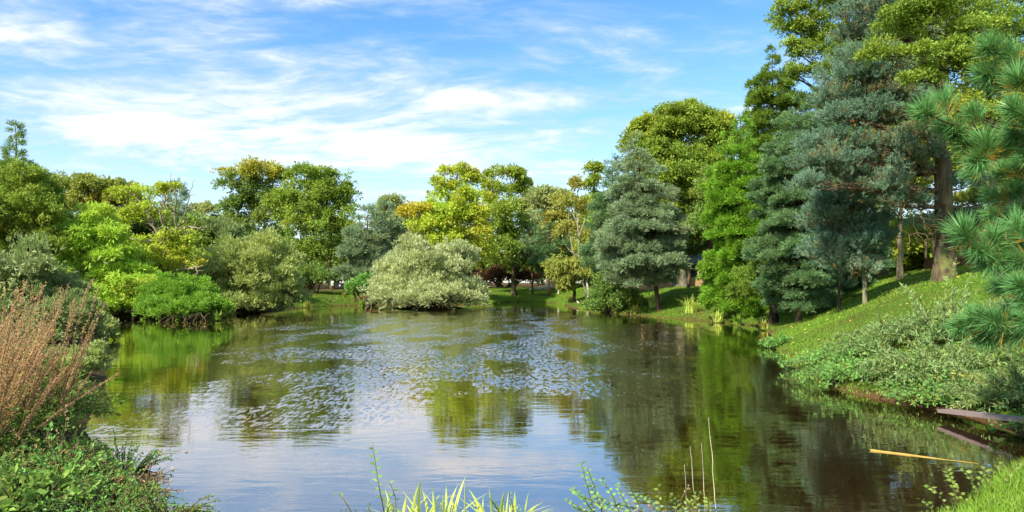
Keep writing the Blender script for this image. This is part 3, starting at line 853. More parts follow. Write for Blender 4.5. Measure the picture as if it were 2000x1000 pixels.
# ---- right-hand group
spire('pine_tree', 'dark green upright pine behind the layered Scots pine', 'tree', 1196, 50, 9,
      [(312, 3, 3), (345, 18, 18), (400, 32, 30), (460, 42, 36), (520, 46, 40), (552, 40, 40)], 'dpine', 'dark', dens=0.85, step=16, up=0.3, flat=0.6)
spire('scots_pine', 'blue-green layered Scots pine with a leaning trunk on the grass bank', 'tree', 1288, 41, 10,
      [(276, 6, 6), (300, 24, 22), (330, 38, 34), (380, 56, 50), (430, 70, 58), (470, 82, 60), (505, 98, 60), (532, 88, 44), (548, 60, 20)], 'pine', 'pine', dens=0.85, step=19, flat=0.36, pads=8, tipx=1240)
tree('oak_tree', 'great green oak with yellowing top above the lodge', 'tree', 1328, 55, 24,
     [(1258, 258, 30, 24, 0.35), (1290, 270, 40, 30, 0.1), (1330, 232, 40, 24, 0.15), (1345, 215, 16, 12, 0.2), (1385, 250, 40, 26, 0.2), (1415, 248, 22, 22, 0.6), (1320, 310, 56, 40, 0.05), (1380, 315, 50, 44, 0.1), (1290, 360, 50, 44, 0.1), (1350, 390, 52, 46), (1400, 400, 40, 60), (1320, 450, 46, 40, 0.1), (1370, 460, 40, 40), (1300, 420, 30, 30, 0.4), (1240, 290, 26, 30, 0.3), (1355, 260, 44, 34, 0.1), (1345, 345, 60, 44), (1270, 320, 44, 40, 0.05), (1410, 300, 36, 40, 0.1), (1395, 345, 44, 50), (1310, 255, 36, 26, 0.2)], 'oak', 'grey', sty='broad', dens=1.0)
tree('oak_tree', 'oak with a stout forked trunk right of the lodge deck', 'tree', 1383, 47, 17,
     [(1375, 440, 36, 40), (1400, 380, 30, 50, 0.1), (1350, 470, 36, 26), (1420, 450, 24, 50)], 'deep', 'pine', sty='broad')
tree('pine_tree', 'dark small pine hanging low over the lodge deck', 'tree', 1345, 48.5, 7,
     [(1340, 470, 30, 16), (1360, 492, 34, 14), (1335, 500, 30, 12), (1370, 450, 22, 16)], 'dpine', 'pine', sty='needle', dens=1.3)
bush('leafy_shrub', 'broad leafy green shrub at the water edge under the Scots pine', 'bush', 1195, 44.5,
     [(1195, 575, 34, 30), (1175, 590, 26, 22), (1220, 590, 26, 24, 0.25), (1240, 600, 18, 14, 0.4), (1195, 598, 44, 14)], 'deep', sty='dense', dens=1.1, lsz=1.1)
CY = dict(STY['feather'], nsub=8, l=4.6, w=1.3, sr=4.6, up=0.5, droop=0.0, flat=0.8, fwd=1.2)
spire('cypress_tree', 'bright green feathery cypress standing beside the dark pines', 'tree', 1446, 34, 10,
      [(236, 6, 6), (262, 28, 24), (300, 46, 36), (350, 52, 46), (400, 60, 56), (440, 60, 56), (490, 68, 60), (540, 66, 60), (585, 56, 54), (604, 40, 40)], 'cyp', 'dark', sty=CY, dens=0.85, step=20, hue=0.06, flat=0.75, pads=7)
spire('hemlock_tree', 'tall dark conifer with bare trunk showing, rising above the cypress', 'tree', 1508, 37, 9,
      [(96, 2, 2), (125, 14, 14), (160, 42, 36), (200, 56, 50), (240, 58, 56), (280, 54, 54), (330, 60, 56), (420, 56, 56), (520, 60, 60)], 'hem', 'pine', sty=CY, dens=0.8, step=19, flat=0.6)
spire('pine_tree', 'mid-height green pine in front of the tall dark conifer', 'tree', 1560, 27, 7,
      [(190, 5, 5), (240, 40, 34), (300, 66, 54), (380, 74, 70), (460, 82, 80), (540, 78, 80), (580, 56, 56), (598, 40, 40)], 'dpine', 'pine', dens=0.85, step=24, flat=0.45, pads=8)
spire('pine_tree', 'dark pine filling the space between the tall conifer and the blue pine', 'tree', 1625, 30, 9,
      [(150, 5, 5), (200, 40, 40), (270, 60, 60), (360, 76, 76), (450, 84, 84), (530, 80, 80), (560, 50, 50)], 'dpine', 'pine', dens=0.8, step=25, flat=0.45, pads=8)
tree('oak_tree', 'shaded green oak deep behind the blue pine', 'tree', 1720, 33, 16,
     [(1680, 120, 60, 50, 0.1), (1740, 60, 70, 50), (1760, 150, 60, 50, 0.2), (1700, 210, 60, 50, 0.1), (1820, 120, 70, 60), (1800, 220, 70, 50, 0.2), (1730, 290, 60, 44, 0.3), (1860, 240, 60, 60), (1840, 330, 60, 40, 0.2), (1930, 120, 80, 70), (1680, -20, 80, 60), (1800, -20, 90, 70), (1920, -10, 90, 80)], 'deep', 'oak', sty='broad', dens=0.9)
tree('young_tree', 'dark-trunked spreading small tree at the top of the bank, under the cypress', 'tree', 1511, 30, 20,
     [(1490, 540, 46, 22), (1470, 570, 34, 18), (1530, 555, 36, 20), (1500, 500, 44, 26)], 'hem', 'dark', sty='feather')
for px, py, Yq, tw, lab in [(1556, 592, 27.5, 5.5, 'pale slim sapling trunk nearest the water on the grass bank'), (1609, 560, 27, 6.5, 'mossy slim sapling trunk under the pines, second from the water'), (1640, 572, 24, 6.5, 'dark reddish sapling trunk right of the mossy one')]:
    bx = (px - 1000) / FPX * Yq
    tree('sapling', lab, 'tree', px, Yq, tw, [(px + 8, 500, 30, 16), (px - 12, 480, 26, 16), (px + 4, 455, 26, 18)], 'dpine', 'grey' if px != 1640 else 'pine', sty='needle', dens=0.9, group='saplings on the bank')
tree('oak_tree', 'very tall oak reaching the top of the picture behind the blue pine', 'tree', 1655, 38, 22,
     [(1545, 25, 40, 24, 0.1), (1585, 60, 40, 26, 0.1), (1560, 105, 34, 26, 0.05), (1620, 20, 44, 30, 0.1), (1590, 150, 36, 24), (1640, 90, 44, 36, 0.2), (1570, -40, 60, 40), (1650, -70, 70, 50), (1600, 205, 44, 26, 0.3), (1640, 190, 40, 40, 0.2), (1620, 270, 46, 40, 0.5), (1680, 260, 44, 40, 0.2), (1700, 180, 50, 50, 0.3), (1740, 260, 60, 50, 0.5), (1800, 330, 60, 50, 0.3), (1690, 340, 50, 44, 0.6), (1760, 380, 60, 36, 0.4), (1545, 60, 30, 24), (1600, 90, 36, 30), (1545, 150, 22, 18, 0.1)], 'oak', 'oak', sty='airy', dens=1.15)

# ---- blue pines (nearer: blunt upturned tufts)
BL = dict(l=3.3, w=0.85, sr=4.4, nl=30, nsub=15, rs=0.34, fwd=1.2, out=0.8, rnd=0.25, flat=0.6, up=0.55, len=2.6, wid=0.2)


def blue_pine(label, base, Y, tw, lobes, leaf='blue', topy=-150, bark='grey', dens=1.0, stubs=0, gpy=None):
    bx = (base - 1000) / FPX * Y
    bz = G1(bx, Y)
    rt = root('blue_pine', (bx, Y, bz), label, 'tree')
    s = Y / FPX
    w = Wood()
    tip = P(base - 10, topy, Y)
    tp = curve((bx, Y, bz - 0.2), tip, 0, 0.006, 22)
    rad = tw * s / 2 * (1 - 0.7 * np.linspace(0, 1, 22))
    rad[0] *= 1.45
    rad[1] *= 1.1
    w.tube(tp, rad, 14)
    w.build('trunk', BK[bark], rt)
    for lb in lobes:
        l3 = lob(*lb[:4], Y, lb[4] if len(lb) > 4 else 0.0, dy=(lb[5] if len(lb) > 5 else None))
        zc = l3['c'][2]
        k = int(np.argmin(np.abs(tp[:, 2] - (zc - 0.05 * np.linalg.norm(l3['c'][:2] - tp[0, :2])))))
        bw = Wood()
        lp = limb(bw, tp[k], l3['c'], 0.055, 0.02, -0.02, 0.035, 10, 6)
        ctr = []
        Lv = Leaves()
        fill(Lv, [l3], Y, BL, dens * 0.85, 1.0, centres=ctr, tj=0.22)
        for q in range(9):
            j = rng.integers(3, 10)
            sc = ctr[0][1]
            limb(bw, lp[j], sc[rng.integers(len(sc))], 0.016, 0.005, 0.03, 0.06, 6, 4)
        for q in range(5):                                  # dead brown inner sprays
            j = rng.integers(3, 9)
            Lv.sprays(lp[j][None] + rng.normal(0, 0.15, (3, 3)), rand_unit(3), 0.2, 0.05, 14, 0.09, 0.014, tint=0.3, hue=0.85)
        bo = bw.build('bough', BK['pine'], rt)
        Lv.build('needles', LM[leaf], bo)
    for q in range(stubs):
        bw = Wood()
        z = P(0, rng.uniform(330, 470), Y)[2]
        k = int(np.argmin(np.abs(tp[:, 2] - z)))
        a = rng.uniform(-1.2, 1.2) + (0 if q % 2 else math.pi)
        e = tp[k] + np.array([math.cos(a), math.sin(a) * 0.6, rng.uniform(-0.15, 0.1)]) * rng.uniform(1.2, 2.6)
        lp = limb(bw, tp[k], e, 0.045, 0.012, -0.03, 0.06, 10, 5)
        for z in range(8):
            j = rng.integers(3, 10)
            limb(bw, lp[j], lp[j] + unit(rng.normal(size=3)) * rng.uniform(0.2, 0.6), 0.012, 0.003, 0.0, 0.08, 6, 4)
        bw.build('bare_branch', BK['twig'], rt)
    return rt


blue_pine('blue-grey pine with stout trunk on the right bank, boughs reaching far left', 1845, 20.5, 38,
          [(1690, 20, 60, 26), (1660, 75, 48, 26), (1730, 70, 50, 26), (1700, 120, 50, 26), (1660, 160, 56, 22), (1760, 140, 50, 26, 0.1), (1690, 200, 44, 22), (1740, 190, 50, 24, 0.25), (1800, 200, 44, 30),
           (1640, 235, 52, 24), (1700, 250, 52, 26), (1600, 285, 46, 24), (1660, 295, 56, 26), (1730, 290, 50, 26, 0.05), (1790, 270, 44, 26, 0.2), (1590, 335, 44, 26), (1650, 350, 54, 26), (1720, 345, 50, 26), (1780, 340, 42, 22, 0.1), (1830, 310, 40, 26, 0.1),
           (1740, 400, 48, 20), (1790, 395, 34, 18), (1820, 440, 34, 14), (1890, 430, 40, 16), (1870, 370, 40, 24), (1750, 20, 60, 40, 0.1), (1720, -50, 70, 40), (1800, 90, 50, 40, 0.15), (1675, 130, 50, 34), (1715, 165, 56, 34), (1625, 200, 40, 24), (1770, 235, 56, 34, 0.15), (1680, 225, 56, 30), (1610, 310, 50, 26), (1700, 320, 56, 30, 0.05), (1760, 320, 50, 30, 0.15), (1640, 320, 50, 28), (1690, 375, 60, 26), (1740, 370, 46, 24, 0.1), (1590, 365, 40, 20)], topy=-220, stubs=12, bark='oak')
blue_pine('smaller blue pine with low hanging boughs over the grass', 1690, 22.5, 9,
          [(1640, 400, 50, 24), (1690, 390, 40, 24), (1610, 425, 36, 22), (1665, 450, 48, 24), (1630, 480, 44, 24), (1690, 490, 48, 26), (1650, 520, 46, 20), (1720, 470, 34, 26), (1610, 390, 36, 18), (1690, 530, 40, 18, 0.1), (1650, 420, 50, 26), (1610, 455, 40, 24), (1670, 470, 50, 28), (1715, 440, 40, 30, 0.05), (1640, 500, 44, 24), (1600, 505, 36, 20)], topy=330)
for px, Yq, tw, lab in [(1757, 27, 13, 'grey trunked tree between the blue pine and the wooden steps')]:
    tree('oak_tree', lab, 'tree', px, Yq, tw, [(1760, 400, 40, 30, 0.2), (1800, 350, 50, 40, 0.3), (1740, 320, 50, 40, 0.2), (1790, 270, 60, 40, 0.1)], 'oak', 'grey', sty='airy')
tree('oak_tree', 'green oak seen through the near boughs at the right edge', 'tree', 1980, 26, 20,
     [(1960, 260, 80, 50, 0.2), (1900, 330, 70, 50, 0.1), (1990, 350, 70, 60), (1850, 270, 60, 40, 0.2), (2050, 420, 80, 60), (1975, 420, 40, 20, 0.2), (2000, 180, 80, 50), (1895, 395, 40, 24, 0.2), (1940, 385, 44, 34), (1915, 440, 36, 14)], 'deep', 'oak', sty='broad')
tree('beech_tree', 'dark yellow-green leafy tree in the top right behind the long-needled pine', 'tree', 1960, 17, 22,
     [(1760, 60, 60, 26), (1740, 110, 50, 22, 0.1), (1800, 20, 60, 30), (1830, 110, 50, 30), (1800, 160, 40, 20, 0.1), (1880, 60, 60, 36, 0.1), (1960, 40, 70, 40), (1900, 130, 60, 34, 0.15), (1920, 220, 60, 34, 0.3), (1890, 180, 44, 24, 0.2), (1860, 10, 70, 40), (1980, 180, 60, 40, 0.1), (1940, 300, 60, 40, 0.2)], 'oak', 'dark', sty='airy', dens=1.0, lsz=1.1, fork=0.2)

# ---- undergrowth behind the right bank
def undergrowth():
    Lv = Leaves()
    for k in range(90):
        px = rng.uniform(1395, 2150)
        Yq = rng.uniform(36, 46)
        if 1395 < px < 1420:
            continue
        c = P(px, rng.uniform(470, 525), Yq)
        r = rng.uniform(1.0, 1.9)
        fill(Lv, [dict(c=c, r=np.array([r, r, r * 0.8]), hue=rng.uniform(0.0, 0.7), dens=0.7, tint=0.55)], 42, 'broad', 0.75, 1.15)
    for k in range(46):
        px = rng.uniform(1150, 1420)
        Yq = rng.uniform(66, 84)
        c = P(px, rng.uniform(400, 545), Yq)
        r = rng.uniform(1.8, 3.0)
        fill(Lv, [dict(c=c, r=np.array([r, r, r * 0.8]), hue=rng.uniform(0.0, 0.5), dens=0.7, tint=0.4)], 74, 'broad', 0.7, 1.1)
    for k in range(46):
        x = rng.uniform(-62, -23)
        Yq = rng.uniform(48, 84)
        c = np.array([x * Yq / 55, Yq, rng.uniform(1.5, 6.5)])
        r = rng.uniform(1.6, 2.6)
        fill(Lv, [dict(c=c, r=np.array([r, r, r * 0.8]), hue=rng.uniform(0.0, 0.3), dens=0.7, tint=0.35)], 64, 'broad', 0.7, 1.2)
    kind(Lv.build('woodland_undergrowth', LM['oak']), 'stuff')


undergrowth()

# ---- long-needled pine at the right edge
def near_pine():
    Yq = 7.6
    bx = 8.6
    rt = root('long_needled_pine', (bx, 7.8, G1(bx, 7.8)), 'long-needled green pine reaching in from the right edge in front of everything', 'tree')
    w = Wood()
    tp = curve((bx, 7.8, G1(bx, 7.8) - 0.2), (bx - 0.1, 7.8, 6.5), 0, 0.01, 14)
    w.tube(tp, np.linspace(0.17, 0.06, 14), 10)
    w.build('trunk', BK['pine'], rt)
    boughs = [
        (7.4, 0.10, [(1935, 95, -60, 40, 46), (1930, 145, -70, 8, 44), (1975, 105, -40, 45, 40), (1995, 140, -40, 40, 44), (1965, 160, -60, 0, 40)]),
        (7.0, 0.0, [(1810, 222, -55, 35, 44), (1845, 205, -10, 60, 40), (1850, 245, -40, 0, 36), (1905, 225, -30, 60, 36), (1890, 285, -60, 20, 46), (1925, 285, -20, 40, 46), (1915, 310, -60, -25, 44), (1955, 290, -10, 30, 40), (1870, 262, -60, 30, 34)]),
        (6.7, 0.0, [(1990, 160, -40, 55, 46), (1985, 215, -60, 40, 50), (1990, 265, -60, 15, 54), (2010, 235, -30, 50, 50), (2020, 300, -60, 10, 50)]),
        (7.6, 0.4, [(1960, 340, -50, 45, 36), (1985, 375, -50, 20, 44), (1950, 385, -60, 20, 40), (1990, 330, -20, 60, 40), (2010, 410, -50, 10, 44)]),
        (7.2, 0.0, [(1885, 458, -50, 50, 46), (1915, 490, -60, 10, 48), (1940, 470, -10, 60, 46), (1965, 500, -40, 5, 52), (1990, 450, -30, 55, 48), (1995, 510, -60, 0, 50), (1940, 510, -50, -15, 44)]),
        (6.6, -0.1, [(1995, 560, -50, 20, 46), (2015, 590, -50, 10, 48)]),
        (7.4, 0.1, [(1880, 640, -65, 8, 42), (1910, 625, -55, 35, 44), (1945, 630, -50, 20, 46), (1930, 655, -60, -15, 42), (1980, 615, -40, 35, 46), (1985, 650, -55, -5, 46), (2015, 630, -50, 10, 46)]),
        (8.8, 0.5, [(1965, 290, -50, 30, 36), (1940, 420, -50, 20, 32), (1980, 420, -40, 30, 36), (1960, 560, -50, 10, 36), (2000, 480, -40, 30, 40), (1900, 340, -50, 20, 30)]),
    ]
    for Yb, dy, tufts in boughs:
        pts = [P(a, b, Yb + rng.uniform(-0.15, 0.2)) for a, b, *_ in tufts]
        cen = np.mean(pts, 0) + np.array([0.25, 0.05, -0.06])
        k = int(np.argmin(np.abs(tp[:, 2] - (cen[2] - 0.1))))
        bw = Wood()
        lp = limb(bw, tp[k], cen, 0.035, 0.014, -0.04, 0.02, 12, 7)
        for p_, tf in zip(pts, tufts):
            j = int(np.argmin(np.linalg.norm(lp - p_, axis=1)))
            limb(bw, lp[max(0, j - 2)], p_, 0.013, 0.008, -0.03, 0.03, 8, 6)
        bo = bw.build('bough', BK['twig'], rt)
        for p_, (a, b, ax, az, rpx) in zip(pts, tufts):
            Lv = Leaves()
            s = Yb / FPX
            A = unit(np.array([ax, rng.uniform(-45, 20), az], float))
            Ln = rpx * s * rng.uniform(0.8, 1.15)
            old = rng.random() < 0.16
            n = int(rng.uniform(360, 500))
            tt = rng.random(n) ** 0.8
            rad = rng.normal(size=(n, 3))
            rad -= (rad @ A)[:, None] * A
            rad = unit(rad)
            d = unit(A * rng.uniform(0.35, 1.5, (n, 1)) * (0.6 + tt[:, None]) + rad * 1.0 + rng.normal(0, 0.08, (n, 3)))
            base = p_ - A * Ln * 0.55 + A * (tt * Ln * 0.75)[:, None]
            wv = unit(np.cross(d, rng.normal(size=(n, 3))))
            dead = 0.0
            hue = np.where(tt < (0.4 if old else 0.14), 0.8 * (rng.random(n) < 0.55), dead * 0.5)
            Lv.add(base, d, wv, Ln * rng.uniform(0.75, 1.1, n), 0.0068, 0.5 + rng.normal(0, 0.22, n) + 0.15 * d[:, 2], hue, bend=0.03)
            Lv.build('needle_tuft', LM['npine'], bo)
            bud = Wood()
            q = p_ + A * Ln * 0.2
            bud.tube([q, q + A * 0.012, q + A * 0.025], [0.006, 0.007, 0.001], 5)
            bud.build('bud', BK['twig'], bo)


near_pine()

# ---- right bank shrubs: arching stems with narrow leaves
def arching(name, label, cat, cen, n, hgt, spread, leaf, ll, lw, nleaf=26, hue=0.0, dirx=0.0, diry=0.0, group=None, tintb=0.5):
    """a plant of n arching stems from cen; every stem carries leaves"""
    cx_, cy_ = cen
    z0 = G1(cx_, cy_)
    rt = root(name, (cx_, cy_, max(z0, 0)), label, cat, group)
    w = Wood()
    Lv = Leaves()
    for k in range(n):
        a = rng.uniform(0, 6.283)
        rr = spread * math.sqrt(rng.random())
        fx, fy = cx_ + 0.25 * rr * math.cos(a), cy_ + 0.25 * rr * math.sin(a)
        p0 = np.array([fx, fy, max(G1(fx, fy), -0.05) - 0.03])
        h = hgt * rng.uniform(0.55, 1.1) * (1 - 0.35 * (rr / spread) ** 2)
        tall = rng.random() < 0.1
        h *= rng.uniform(1.4, 1.9) if tall else rng.uniform(0.7, 1.0)
        ex, ey = cx_ + rr * math.cos(a) + dirx * h, cy_ + rr * math.sin(a) + diry * h
        p1 = np.array([ex, ey, max(G1(ex, ey), 0.0) + h])
        pts = limb(w, p0, p1, 0.008, 0.002, 0.22, 0.02, 9, 4)
        if rr > spread * 0.6:
            tipd = np.array([math.cos(a), math.sin(a), -0.4]) * h * 0.25
            pts = np.vstack([pts, p1 + tipd])
        tt = np.sort(rng.random(nleaf) ** 0.75)
        f = tt * (len(pts) - 1)
        i0 = np.minimum(f.astype(int), len(pts) - 2)
        fr_ = (f - i0)[:, None]
        pos = pts[i0] * (1 - fr_) + pts[i0 + 1] * fr_
        ax = unit(pts[i0 + 1] - pts[i0])
        d = unit(ax * 0.7 + rand_unit(nleaf) * 0.9 + np.array([0, 0, 0.1]))
        wv = unit(np.cross(d, rng.normal(size=(nleaf, 3)) + np.array([0, 0, 1.2])))
        Lv.add(pos, d, wv, ll * rng.uniform(0.6, 1.25, nleaf), lw * rng.uniform(0.7, 1.2, nleaf), tintb + 0.25 * tall + rng.normal(0, 0.22) + rng.normal(0, 0.25, nleaf), np.clip(hue + rng.normal(-0.22, 0.28) + rng.normal(0, 0.1, nleaf), 0, 1))
    w.build('stem', BK['twig'], rt)
    Lv.build('foliage', LM[leaf], rt)
    return rt


def PX(px, py, z=0.0):
    Yq = (EYE - z) * FPX / (py - HORIZ)
    return ((px - 1000) / FPX * Yq, Yq)


arching('willow_shrub', 'grey-leaved willow shrub spilling down the grass bank, farthest along the shore', 'shrub', (8.2, 15.2), 110, 0.6, 1.25, 'bank', 0.11, 0.03, 36, 0.0, -0.2, 0, tintb=0.35)
arching('willow_shrub', 'tall loose willow shrub with pale upright shoots on the right bank', 'shrub', (9.0, 14.2), 130, 0.95, 1.3, 'bank', 0.12, 0.03, 36, 0.1, -0.2, 0)
arching('willow_shrub', 'willow shrub turning yellow at the tips, higher on the right bank', 'shrub', (10.4, 13.6), 120, 0.42, 1.4, 'bank', 0.12, 0.032, 36, 0.4, -0.1, 0)
arching('willow_shrub', 'willow shrub leaning over the water left of the wooden plank', 'shrub', (7.4, 11.9), 190, 0.7, 1.2, 'bank', 0.10, 0.027, 38, 0.05, -0.3, -0.1)
arching('willow_shrub', 'dense green willow shrub under the low boughs of the long-needled pine', 'shrub', (8.8, 11.0), 190, 0.6, 1.4, 'herb', 0.10, 0.028, 38, 0.1, -0.1, 0, tintb=0.4)
arching('willow_shrub', 'shaded willow shrub above the plank at the right edge', 'shrub', (8.1, 8.8), 190, 0.62, 1.2, 'bank', 0.09, 0.026, 38, 0.1, -0.2, 0, tintb=0.4)
arching('willow_shrub', 'narrow-leaved willow shrub behind the plank, hugging the waterline', 'shrub', (7.5, 10.0), 170, 0.6, 1.0, 'bank', 0.09, 0.026, 38, 0.05, -0.25, 0, tintb=0.45)
arching('waterside_herb', 'low pale green herb mat trailing into the water below the grey willow shrub', 'plant', (7.3, 15.3), 200, 0.3, 1.1, 'mint', 0.075, 0.036, 22, 0.05, -0.6, -0.2)
arching('waterside_herb', 'low green herb clump at the waterline midway along the right bank', 'plant', (6.6, 13.2), 200, 0.35, 1.0, 'mint', 0.07, 0.034, 24, 0.1, -0.7, -0.2)
arching('waterside_herb', 'yellow-green herb clump at the waterline close to the plank', 'plant', (6.9, 11.0), 170, 0.34, 0.8, 'mint', 0.06, 0.028, 24, 0.25, -0.6, -0.2)
arching('waterside_herb', 'small bright herb tuft overhanging the corner of the grass bank', 'plant', (8.1, 20.9), 60, 0.3, 0.5, 'mint', 0.1, 0.05, 16, 0.0, -0.5, 0)
arching('waterside_herb', 'dark herb tangle under the plank at the right edge', 'plant', (7.0, 8.6), 150, 0.32, 0.8, 'mint', 0.055, 0.026, 24, 0.1, -0.3, -0.2, tintb=0.35)
arching('bramble_shrub', 'low tangled bramble patch with yellow leaves above the willow shrubs', 'shrub', (11.8, 12.6), 140, 0.35, 1.6, 'herb', 0.09, 0.045, 26, 0.35)
arching('bramble_shrub', 'brown-green bramble patch at the right edge under the pine', 'shrub', (10.6, 10.8), 160, 0.5, 1.7, 'herb', 0.085, 0.04, 28, 0.2)
arching('bramble_shrub', 'dark bramble patch behind the shaded willow shrub at the right edge', 'shrub', (9.6, 9.3), 160, 0.6, 1.5, 'herb', 0.075, 0.038, 28, 0.1, tintb=0.35)

# spiky grass tufts at the foot of the far bank
def tussock(label, px, py, n, ln, leaf='rush', wd=0.035, gap=None, z=None, name='sedge_tuft', lean=0.9):
    x, y = PX(px, py - 5, 0.1)
    z0 = max(G1(x, y), 0.05) if z is None else z
    rt = root(name, (x, y, z0), label, 'plant')
    for part in range(1):
        Lv = Leaves()
        for k in range(n):
            a = rng.uniform(0, 6.283)
            hd = np.array([math.cos(a), math.sin(a), 0])
            L_ = ln * rng.uniform(0.6, 1.1)
            sp_ = rng.uniform(0.1, lean)
            tt = np.linspace(0, 1, 6)[:, None]
            p_ = np.array([x, y, z0]) + np.array([rng.normal(), rng.normal(), 0]) * 0.13 * ln + hd * sp_ * L_ * tt ** 1.6 + np.array([0, 0, 1.0]) * L_ * (tt - 0.45 * sp_ * tt ** 2.4)
            sd = np.array([-hd[1], hd[0], 0]) * wd / 2
            wv = np.array([0.7, 1, 0.95, 0.8, 0.5, 0.06])[:, None] * sd
            q = np.stack([p_[:-1] - wv[:-1], p_[:-1] + wv[:-1], p_[1:] + wv[1:], p_[1:] - wv[1:]], 1)
            Lv.V.append(q.reshape(-1, 3))
            Lv.t.append(np.full(5, np.clip(rng.normal(0.5, 0.25), 0, 1)))
            Lv.h.append(np.full(5, np.clip(rng.normal(0.1, 0.3), 0, 1)))
        Lv.build('blades', LM[leaf], rt)
    return rt


tussock('spiky pale sedge tuft by the water below the Scots pine', 1277, 617, 90, 1.25, wd=0.05)
tussock('spiky pale sedge tuft on the grass bank, right of the other tuft', 1350, 624, 80, 1.25, wd=0.045)
tussock('small dark green rush clump at the water edge near the weeping tree', 1092, 590, 60, 1.0, leaf='mint', wd=0.05)
tussock('small rush clump among weeds left of the pale stake', 1113, 597, 60, 0.8, leaf='weep', wd=0.05)

for lab, px, py, n_, ln_, lf in [
        ('low sedge fringe at the water edge left of the big domed willow', 452, 625, 50, 0.7, 'weep'), ('sedge fringe at the foot of the bright round bush, right end', 425, 628, 40, 0.6, 'grass'),
        ('brown-green sedge at the left corner of the inlet lawn', 600, 604, 50, 0.7, 'weep'), ('sedge clump at the water edge where the stakes lean', 672, 598, 50, 0.7, 'weep'),
        ('sedge clump left of the silver willow at the water', 706, 603, 50, 0.8, 'grass'), ('sedge clump right of the silver willow at the water', 968, 602, 50, 0.8, 'grass'),
        ('short sedge at the far lawn edge beneath the green-gold oak', 1012, 591, 40, 0.6, 'weep'), ('sedge tuft at the water edge right of the leafy shrub', 1240, 618, 50, 0.8, 'weep'),
        ('straw-coloured sedge along the bank, right of both spiky tufts', 1402, 632, 60, 0.7, 'rush'), ('small sedge at the water edge under the cypress', 1440, 636, 50, 0.6, 'grass'), ('small sedge at the corner of the grass bank', 1492, 646, 50, 0.5, 'weep')]:
    tussock(lab, px, py, n_, ln_, leaf=lf, wd=0.04)

# ---- grass as ground cover
def grass_field():
    def scatter(n, x0, x1, y0, y1, hgt, wdt, keep=lambda x, y: np.ones(len(x), bool)):
        x = rng.uniform(x0, x1, n)
        y = rng.uniform(y0, y1, n)
        d = shore_dist(x, y)
        nz = np.sin(x * 0.9 + 2) * np.sin(y * 0.7 + 1) + np.sin(x * 2.1 + y * 1.7) * 0.5
        ok = (d > 0.02) & keep(x, y) & (nz > -0.95 + rng.normal(0, 0.25, n))
        x, y, nz = x[ok], y[ok], nz[ok]
        z = gz(x, y)
        n = len(x)
        d = unit(np.stack([rng.normal(0, 0.55, n), rng.normal(0, 0.55, n), np.ones(n)], 1))
        wv = unit(np.cross(d, rng.normal(size=(n, 3))))
        GL.add(np.stack([x, y, z - 0.01], 1), d, wv, hgt * rng.uniform(0.5, 1.3, n), wdt * rng.uniform(0.7, 1.3, n), 0.5 + 0.22 * nz + 0.2 * np.sin(x * 0.45 + 1.3 * np.sin(y * 0.31)) + rng.normal(0, 0.22, n), np.clip(0.16 - 0.22 * nz + rng.normal(0, 0.2, n), 0, 1), bend=0.15)
    GL = Leaves()
    scatter(240000, 5.5, 26, 12, 36, 0.085, 0.016)
    scatter(110000, 5, 26, 34, 52, 0.10, 0.03)
    scatter(90000, -4, 8, 60, 84, 0.13, 0.05)
    scatter(40000, -20, -9, 53, 66, 0.13, 0.05, lambda x, y: x < -14.0)
    scatter(14000, -14, -9, 59, 74, 0.12, 0.05, lambda x, y: rng.random(len(x)) < 0.25)
    kind(GL.build('grass', LM['grass']), 'stuff')
    GL = Leaves()
    scatter(42000, 3.2, 8.0, 4.2, 8.6, 0.15, 0.008)
    kind(GL.build('grass', LM['grass']), 'stuff')
    # fallen leaves on the slope and afloat by the left shore
    FL = Leaves()
    n = 1500
    x, y = rng.uniform(7, 24, n), rng.uniform(17, 44, n)
    ok = shore_dist(x, y) > 0.4
    x, y = x[ok], y[ok]
    z = gz(x, y) + 0.07
    d = unit(np.stack([rng.normal(size=len(x)), rng.normal(size=len(x)), rng.normal(0, 0.3, len(x))], 1))
    FL.add(np.stack([x, y, z], 1), d, unit(np.cross(d, np.array([0, 0, 1.0]) + rng.normal(0, 0.3, (len(x), 3)))), 0.08, 0.06, rng.random(len(x)), rng.random(len(x)) * 0.6)
    kind(FL.build('fallen_leaves', LM['litter']), 'stuff')
    FL = Leaves()
    n = 260
    x, y = rng.normal(-14.5, 3.2, n), rng.normal(33.5, 2.4, n)
    x = np.append(x, rng.uniform(-12, -3, 26))
    y = np.append(y, 7.5 + 30 * rng.random(26) ** 0.8)
    ok = shore_dist(x, y) < -0.2
    x, y = x[ok], y[ok]
    d = unit(np.stack([rng.normal(size=len(x)), rng.normal(size=len(x)), np.zeros(len(x))], 1))
    FL.add(np.stack([x, y, np.full(len(x), 0.012)], 1), d, np.cross(d, np.array([0, 0, 1.0])), 0.07, 0.05, rng.random(len(x)), rng.random(len(x)) * 0.8, bend=0.0)
    kind(FL.build('floating_leaves', LM['litter']), 'stuff')


grass_field()

# ---- near left: bush, dock, low herbs
arching('privet_shrub', 'pale leafy shrub with upright sprigs behind the rusty dock', 'shrub', (-8.3, 9.6), 210, 1.9, 1.5, 'pale', 0.085, 0.036, 40, 0.1, 0.1, 0)
arching('privet_shrub', 'green leafy shrub low under the dock stalks at the left water edge', 'shrub', (-6.0, 8.4), 190, 0.9, 1.0, 'herb', 0.07, 0.028, 34, 0.08, 0.15, -0.1, tintb=0.35)
arching('privet_shrub', 'dark tangled shrub at the left edge below the dock', 'shrub', (-5.6, 7.1), 190, 0.75, 0.9, 'herb', 0.06, 0.026, 34, 0.08, 0.1, 0.0, tintb=0.3)


